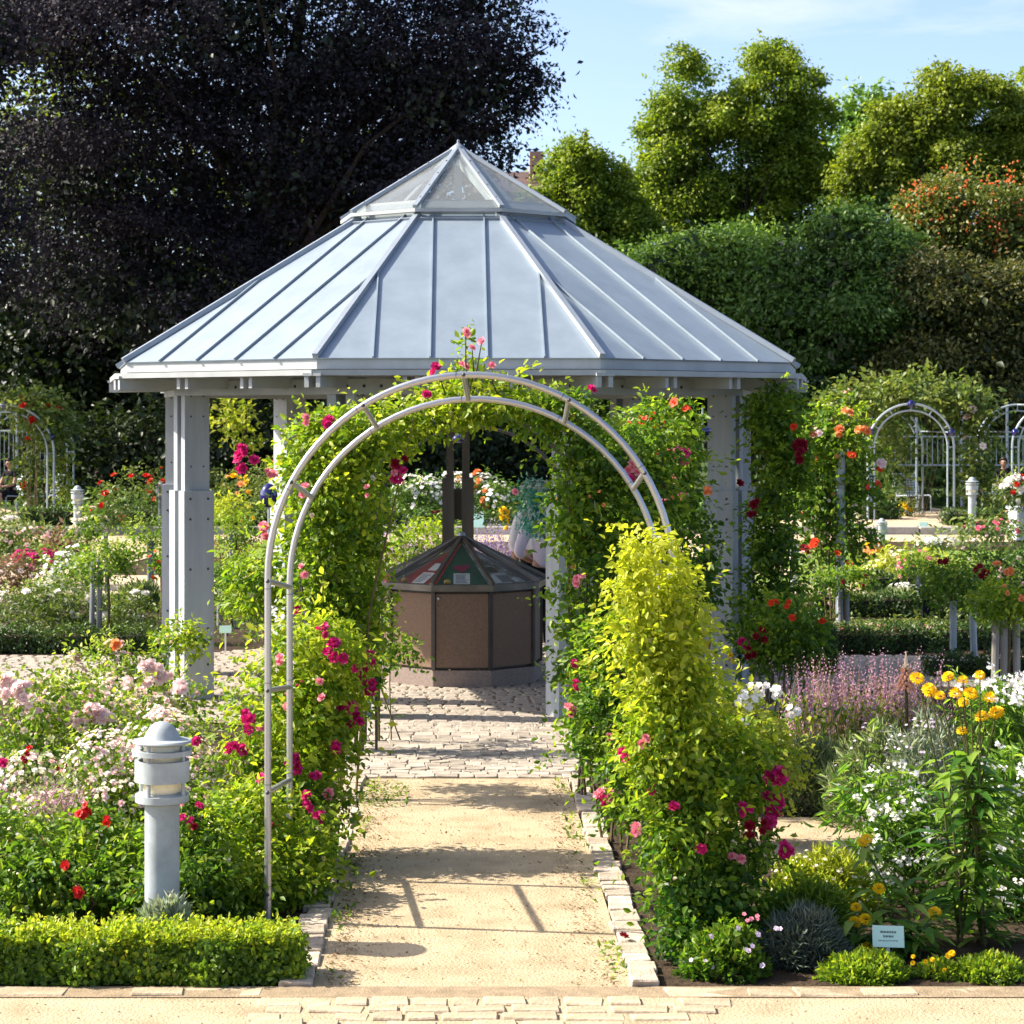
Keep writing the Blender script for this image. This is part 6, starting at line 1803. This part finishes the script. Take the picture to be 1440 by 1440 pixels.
def person(label, loc, yaw, J, top_m, leg_m, hair_m, sleeve=1.0, bare_legs=False, scale=1.0, face_pitch=0.0, dress=False):
    """J: joints in metres, the figure facing -Y"""
    r = empty('person', loc, yaw)
    r.scale = (scale,) * 3
    tag(r, label, 'person')
    V, E, Rd = [], [], []
    idx = {}

    def add(k, pos, rad, par=None):
        idx[k] = len(V); V.append(Vector(pos)); Rd.append(rad)
        if par: E.append((idx[par], idx[k]))
    pel, chest, neck, head = (Vector(J[k]) for k in ('pelvis', 'chest', 'neck', 'head'))
    add('pelvis', pel, (.125, .10))
    add('waist', pel.lerp(chest, .5), (.115, .09), 'pelvis')
    add('chest', chest, (.135, .10), 'waist')
    add('collar', chest.lerp(neck, .75), (.075, .065), 'chest')
    add('neck', neck, .052, 'collar')
    add('jaw', neck.lerp(head, .45) + Vector((0, -.012, 0)), (.062, .066), 'neck')
    add('skull', head, (.078, .092), 'jaw')
    add('crown', head + (head - neck).normalized() * .07, (.060, .072), 'skull')
    for s in ('L', 'R'):
        sh, el, wr = Vector(J['sh' + s]), Vector(J['el' + s]), Vector(J['wr' + s])
        add('sh' + s, sh, .058, 'collar')
        add('ua' + s, sh.lerp(el, .5), .046, 'sh' + s)
        add('el' + s, el, .039, 'ua' + s)
        add('fa' + s, el.lerp(wr, .4), .037, 'el' + s)
        add('wr' + s, wr, .026, 'fa' + s)
        d = (wr - el).normalized()
        pm = wr + d * .055
        add('pm' + s, pm, (.040, .020), 'wr' + s)
        side = d.cross(Vector((0, 1, 0)) if abs(d.y) < .8 else Vector((1, 0, 0))).normalized()
        bend = side.cross(d).normalized()
        for f, (o, ln) in enumerate(((-.027, .068), (-.009, .078), (.009, .074), (.026, .058))):
            a = pm + side * o + d * .035
            add('k%d%s' % (f, s), a, .0095, 'pm' + s)
            add('m%d%s' % (f, s), a + d * ln * .5 + bend * .012, .0085, 'k%d%s' % (f, s))
            add('t%d%s' % (f, s), a + d * ln * .85 + bend * .034, .007, 'm%d%s' % (f, s))
        th = wr + d * .03 - side * .035
        add('th' + s, th, .011, 'wr' + s)
        add('tt' + s, th + d * .045 - side * .018 + bend * .015, .009, 'th' + s)
        hp, kn, an = Vector(J['hp' + s]), Vector(J['kn' + s]), Vector(J['an' + s])
        add('hp' + s, hp, .085, 'pelvis')
        add('tg' + s, hp.lerp(kn, .5), .074, 'hp' + s)
        add('kn' + s, kn, .055, 'tg' + s)
        add('cf' + s, kn.lerp(an, .35), .054, 'kn' + s)
        add('an' + s, an, .036, 'cf' + s)
        toe = Vector(J.get('to' + s, an + Vector((0, -.16, -.06))))
        add('to' + s, an.lerp(toe, .95), .030, 'an' + s)
    body = skin_obj('body', M['skin'], V, E, Rd, r)

    def wear(name, m, keys, grow, sub=2, rs=None):
        vs = [V[idx[k]] for k in keys]
        mp_ = {idx[k]: i for i, k in enumerate(keys)}
        es = [(mp_[a], mp_[b]) for a, b in E if a in mp_ and b in mp_]
        rd = [tuple(x + grow for x in (Rd[idx[k]] if hasattr(Rd[idx[k]], '__len__') else (Rd[idx[k]],) * 2)) for k in keys]
        return skin_obj(name, m, vs, es, rd, r, sub)
    sl = ['shL', 'uaL', 'elL', 'faL'] + ['shR', 'uaR', 'elR', 'faR'] if sleeve >= 1 else ['shL', 'uaL', 'shR', 'uaR'] if sleeve > .3 else ['shL', 'shR']
    wear('top' if dress else 'shirt', top_m, ['pelvis', 'waist', 'chest', 'collar'] + sl, .020)
    if not bare_legs: wear('trousers', leg_m, ['pelvis', 'hpL', 'tgL', 'knL', 'cfL', 'anL', 'hpR', 'tgR', 'knR', 'cfR', 'anR'], .014)
    else: wear('skirt', leg_m, ['pelvis', 'hpL', 'tgL', 'knL', 'hpR', 'tgR', 'knR'], .026)
    for s in ('L', 'R'):
        an = V[idx['an' + s]]; to = V[idx['to' + s]]
        skin_obj('shoe', M['shoe'], [an + Vector((0, .02, -.035)), an.lerp(to, .5) + Vector((0, 0, -.012)), to + Vector((0, 0, -.004))], [(0, 1), (1, 2)], [(.045, .04), (.046, .036), (.040, .026)], r, 1)
    # hair cap, open at the face; nose, eyes, mouth and ears
    h = MB()
    n, m_ = 16, 8
    up = (head - neck).normalized()
    for i in range(m_ + 1):
        t = math.pi * .72 * i / m_
        for k in range(n):
            a = 2 * math.pi * k / n
            lim = 1.0 if math.sin(a) > -.35 else max(.45, 1 - .75 * max(0, -math.sin(a)))
            th = t * lim
            h.v.append(tuple(head + Vector((.091 * math.sin(th) * math.cos(a), .010 + .108 * math.sin(th) * math.sin(a), .02 + .112 * math.cos(th)))))
    for i in range(m_):
        for k in range(n):
            k2 = (k + 1) % n
            h.f.append((i * n + k, (i + 1) * n + k, (i + 1) * n + k2, i * n + k2))
    hr = h.build('hair', hair_m, r, smooth=True)
    sm = hr.modifiers.new('Solidify', 'SOLIDIFY'); sm.thickness = .012
    MB().tube([head + Vector((0, -.085, .005)), head + Vector((0, -.107, -.028)), head + Vector((0, -.088, -.036))], [.010, .014, .010], 8).build('nose', M['skin'], r, smooth=True)
    for sx in (-1, 1):
        MB().ball(head + Vector((sx * .033, -.083, .004)), .011, 8, 6).build('eye', M['shoe'], r, smooth=True)
        MB().ball(head + Vector((sx * .084, .0, -.012)), .026, 8, 6, (.35, .7, 1.1)).build('ear', M['skin'], r, smooth=True)
    MB().ball(head + Vector((0, -.083, -.062)), .02, 8, 6, (1.1, .4, .3)).build('mouth', flower_mat('pink'), r, smooth=True)
    return r


SIT = dict(pelvis=(0, 0, .50), chest=(0, .06, .86), neck=(0, .02, 1.06), head=(0, -.03, 1.20),
           shL=(.17, .04, .98), elL=(.22, -.10, .72), wrL=(.06, -.28, .66), shR=(-.17, .04, .98), elR=(-.22, -.10, .72), wrR=(-.04, -.30, .70),
           hpL=(.09, -.02, .48), knL=(.12, -.44, .50), anL=(.12, -.48, .09), hpR=(-.09, -.02, .48), knR=(-.10, -.44, .52), anR=(-.02, -.55, .10))
zt_ = .14
person('seated visitor in black with bare arms reading on a chair at the far left', (P(15, 0, 50.8).x, 50.75, zt_ - .03), R_(-35), SIT, M['black_cloth'], M['black_cloth'], M['hair'], sleeve=.4, bare_legs=True)
person('seated visitor in a black top and blue jeans on a chair at the far right', (P(1411, 0, 52).x, 51.95, zt_ - .03), R_(-20), SIT, M['black_cloth'], M['navy_cloth'], M['hair'])
STAND = dict(pelvis=(0, 0, .93), chest=(0, .03, 1.28), neck=(0, .01, 1.46), head=(0, -.05, 1.60),
             shL=(.18, .02, 1.38), elL=(.27, .08, 1.12), wrL=(.14, -.12, 1.02), shR=(-.18, .02, 1.38), elR=(-.30, .06, 1.12), wrR=(-.12, -.14, 1.04),
             hpL=(.09, 0, .90), knL=(.11, -.02, .49), anL=(.11, .02, .09), hpR=(-.09, 0, .90), knR=(-.10, -.02, .49), anR=(-.11, .02, .09))
person('visitor seen from behind in a pale pink shirt with elbow out beside the display case', (P(768, 0, 20.9).x, 20.9, .016), R_(172), STAND, M['pink_shirt'], M['black_cloth'], M['grey_hair'], scale=.97)
S2 = dict(STAND)
S2.update(elR=(-.25, .05, 1.12), wrR=(-.22, -.02, .86), elL=(.25, .02, 1.12), wrL=(.20, -.08, .88))
person('visitor in a white shirt with one arm hanging beyond the display case', (P(756, 0, 22.0).x, 22.0, .016), R_(188), S2, M['white_shirt'], M['black_cloth'], M['grey_hair'], scale=1.0)

# ------------------------------------------------------------------ ground cover of the beds
def cover(name, x0, x1, y0, y1, n, size, leaf_m, seed, avoid=lambda x, y: False, h=.12):
    g = np.random.default_rng(seed)
    p = np.stack([x0 + (x1 - x0) * g.random(n), y0 + (y1 - y0) * g.random(n), h * g.random(n) ** 1.5 + .01], axis=1)
    dens = np.sin(p[:, 0] * 3.1 + seed) * np.cos(p[:, 1] * 2.3) + g.normal(size=n) * .8
    keep = dens > -.7
    keep &= ~np.array([avoid(a, b) for a, b in p[:, :2]])
    p = p[keep]
    k = len(p)
    me = leaves(name, p, g.normal(size=(k, 3)) * .6 + np.array([0, 0, .8]), g.normal(size=(k, 3)) + np.array([0, 0, .6]), size * (.6 + .8 * g.random(k)), .4, leaf_m, g.random(k))
    o = link(name, me, kind='stuff')
    return o


on_paths = lambda x, y: (19.3 < y < 22.0) or ((x - PCX) ** 2 + (y - PCY) ** 2 < 11.6) or (-.78 < x < .92 and y < 17.8) or (1.2 < x < 3.05 and 11.8 < y < 13.2)
cover('ground_cover', -9.0, -.76, 9.7, 19.2, 15000, .05, G['bed'], 1, on_paths, .16)
cover('ground_cover', .95, 9.0, 9.5, 19.2, 12000, .05, G['bed'], 2, on_paths, .12)
cover('ground_cover', -9, -1.8, 22.6, 29.3, 5000, .08, G['bed_far'], 3, on_paths, .10)
cover('ground_cover', -1.8, 1.9, 22.6, 29.3, 4500, .08, G['bed_far'], 4, on_paths, .25)
cover('ground_cover', 1.9, 9.5, 22.8, 29.2, 5000, .08, G['bed_far'], 5, on_paths, .10)
cover('ground_cover', -12, 13, 33.2, 37, 2200, .08, G['bed_far'], 6, lambda x, y: (2.8 < x < 5.3) or (-7.2 < x < -5), .10)
cover('path_weeds', -.59, -.50, 9.3, 14.4, 420, .035, G['bed'], 21, lambda x, y: math.sin(y * 5) < .1, .03)
cover('path_weeds', .64, .74, 9.3, 14.4, 420, .035, G['bed'], 22, lambda x, y: math.sin(y * 4 + 1) < .1, .03)
cover('path_weeds', -.58, -.30, 13.4, 14.2, 300, .03, G['bed'], 23, lambda x, y: False, .03)
cover('grass_blades', -16, -2.9, 37, 41.5, 6000, .06, G['lime'], 7, lambda x, y: False, .05)
cover('grass_blades', 3.6, 22, 31.5, 39, 9000, .06, G['lime'], 8, lambda x, y: (2.9 < x < 5.2), .05)
cover('undergrowth', -20, 22, 47, 60, 12000, .22, G['yew'], 9, lambda x, y: (x > 6.0 and x < 12.5), .5)
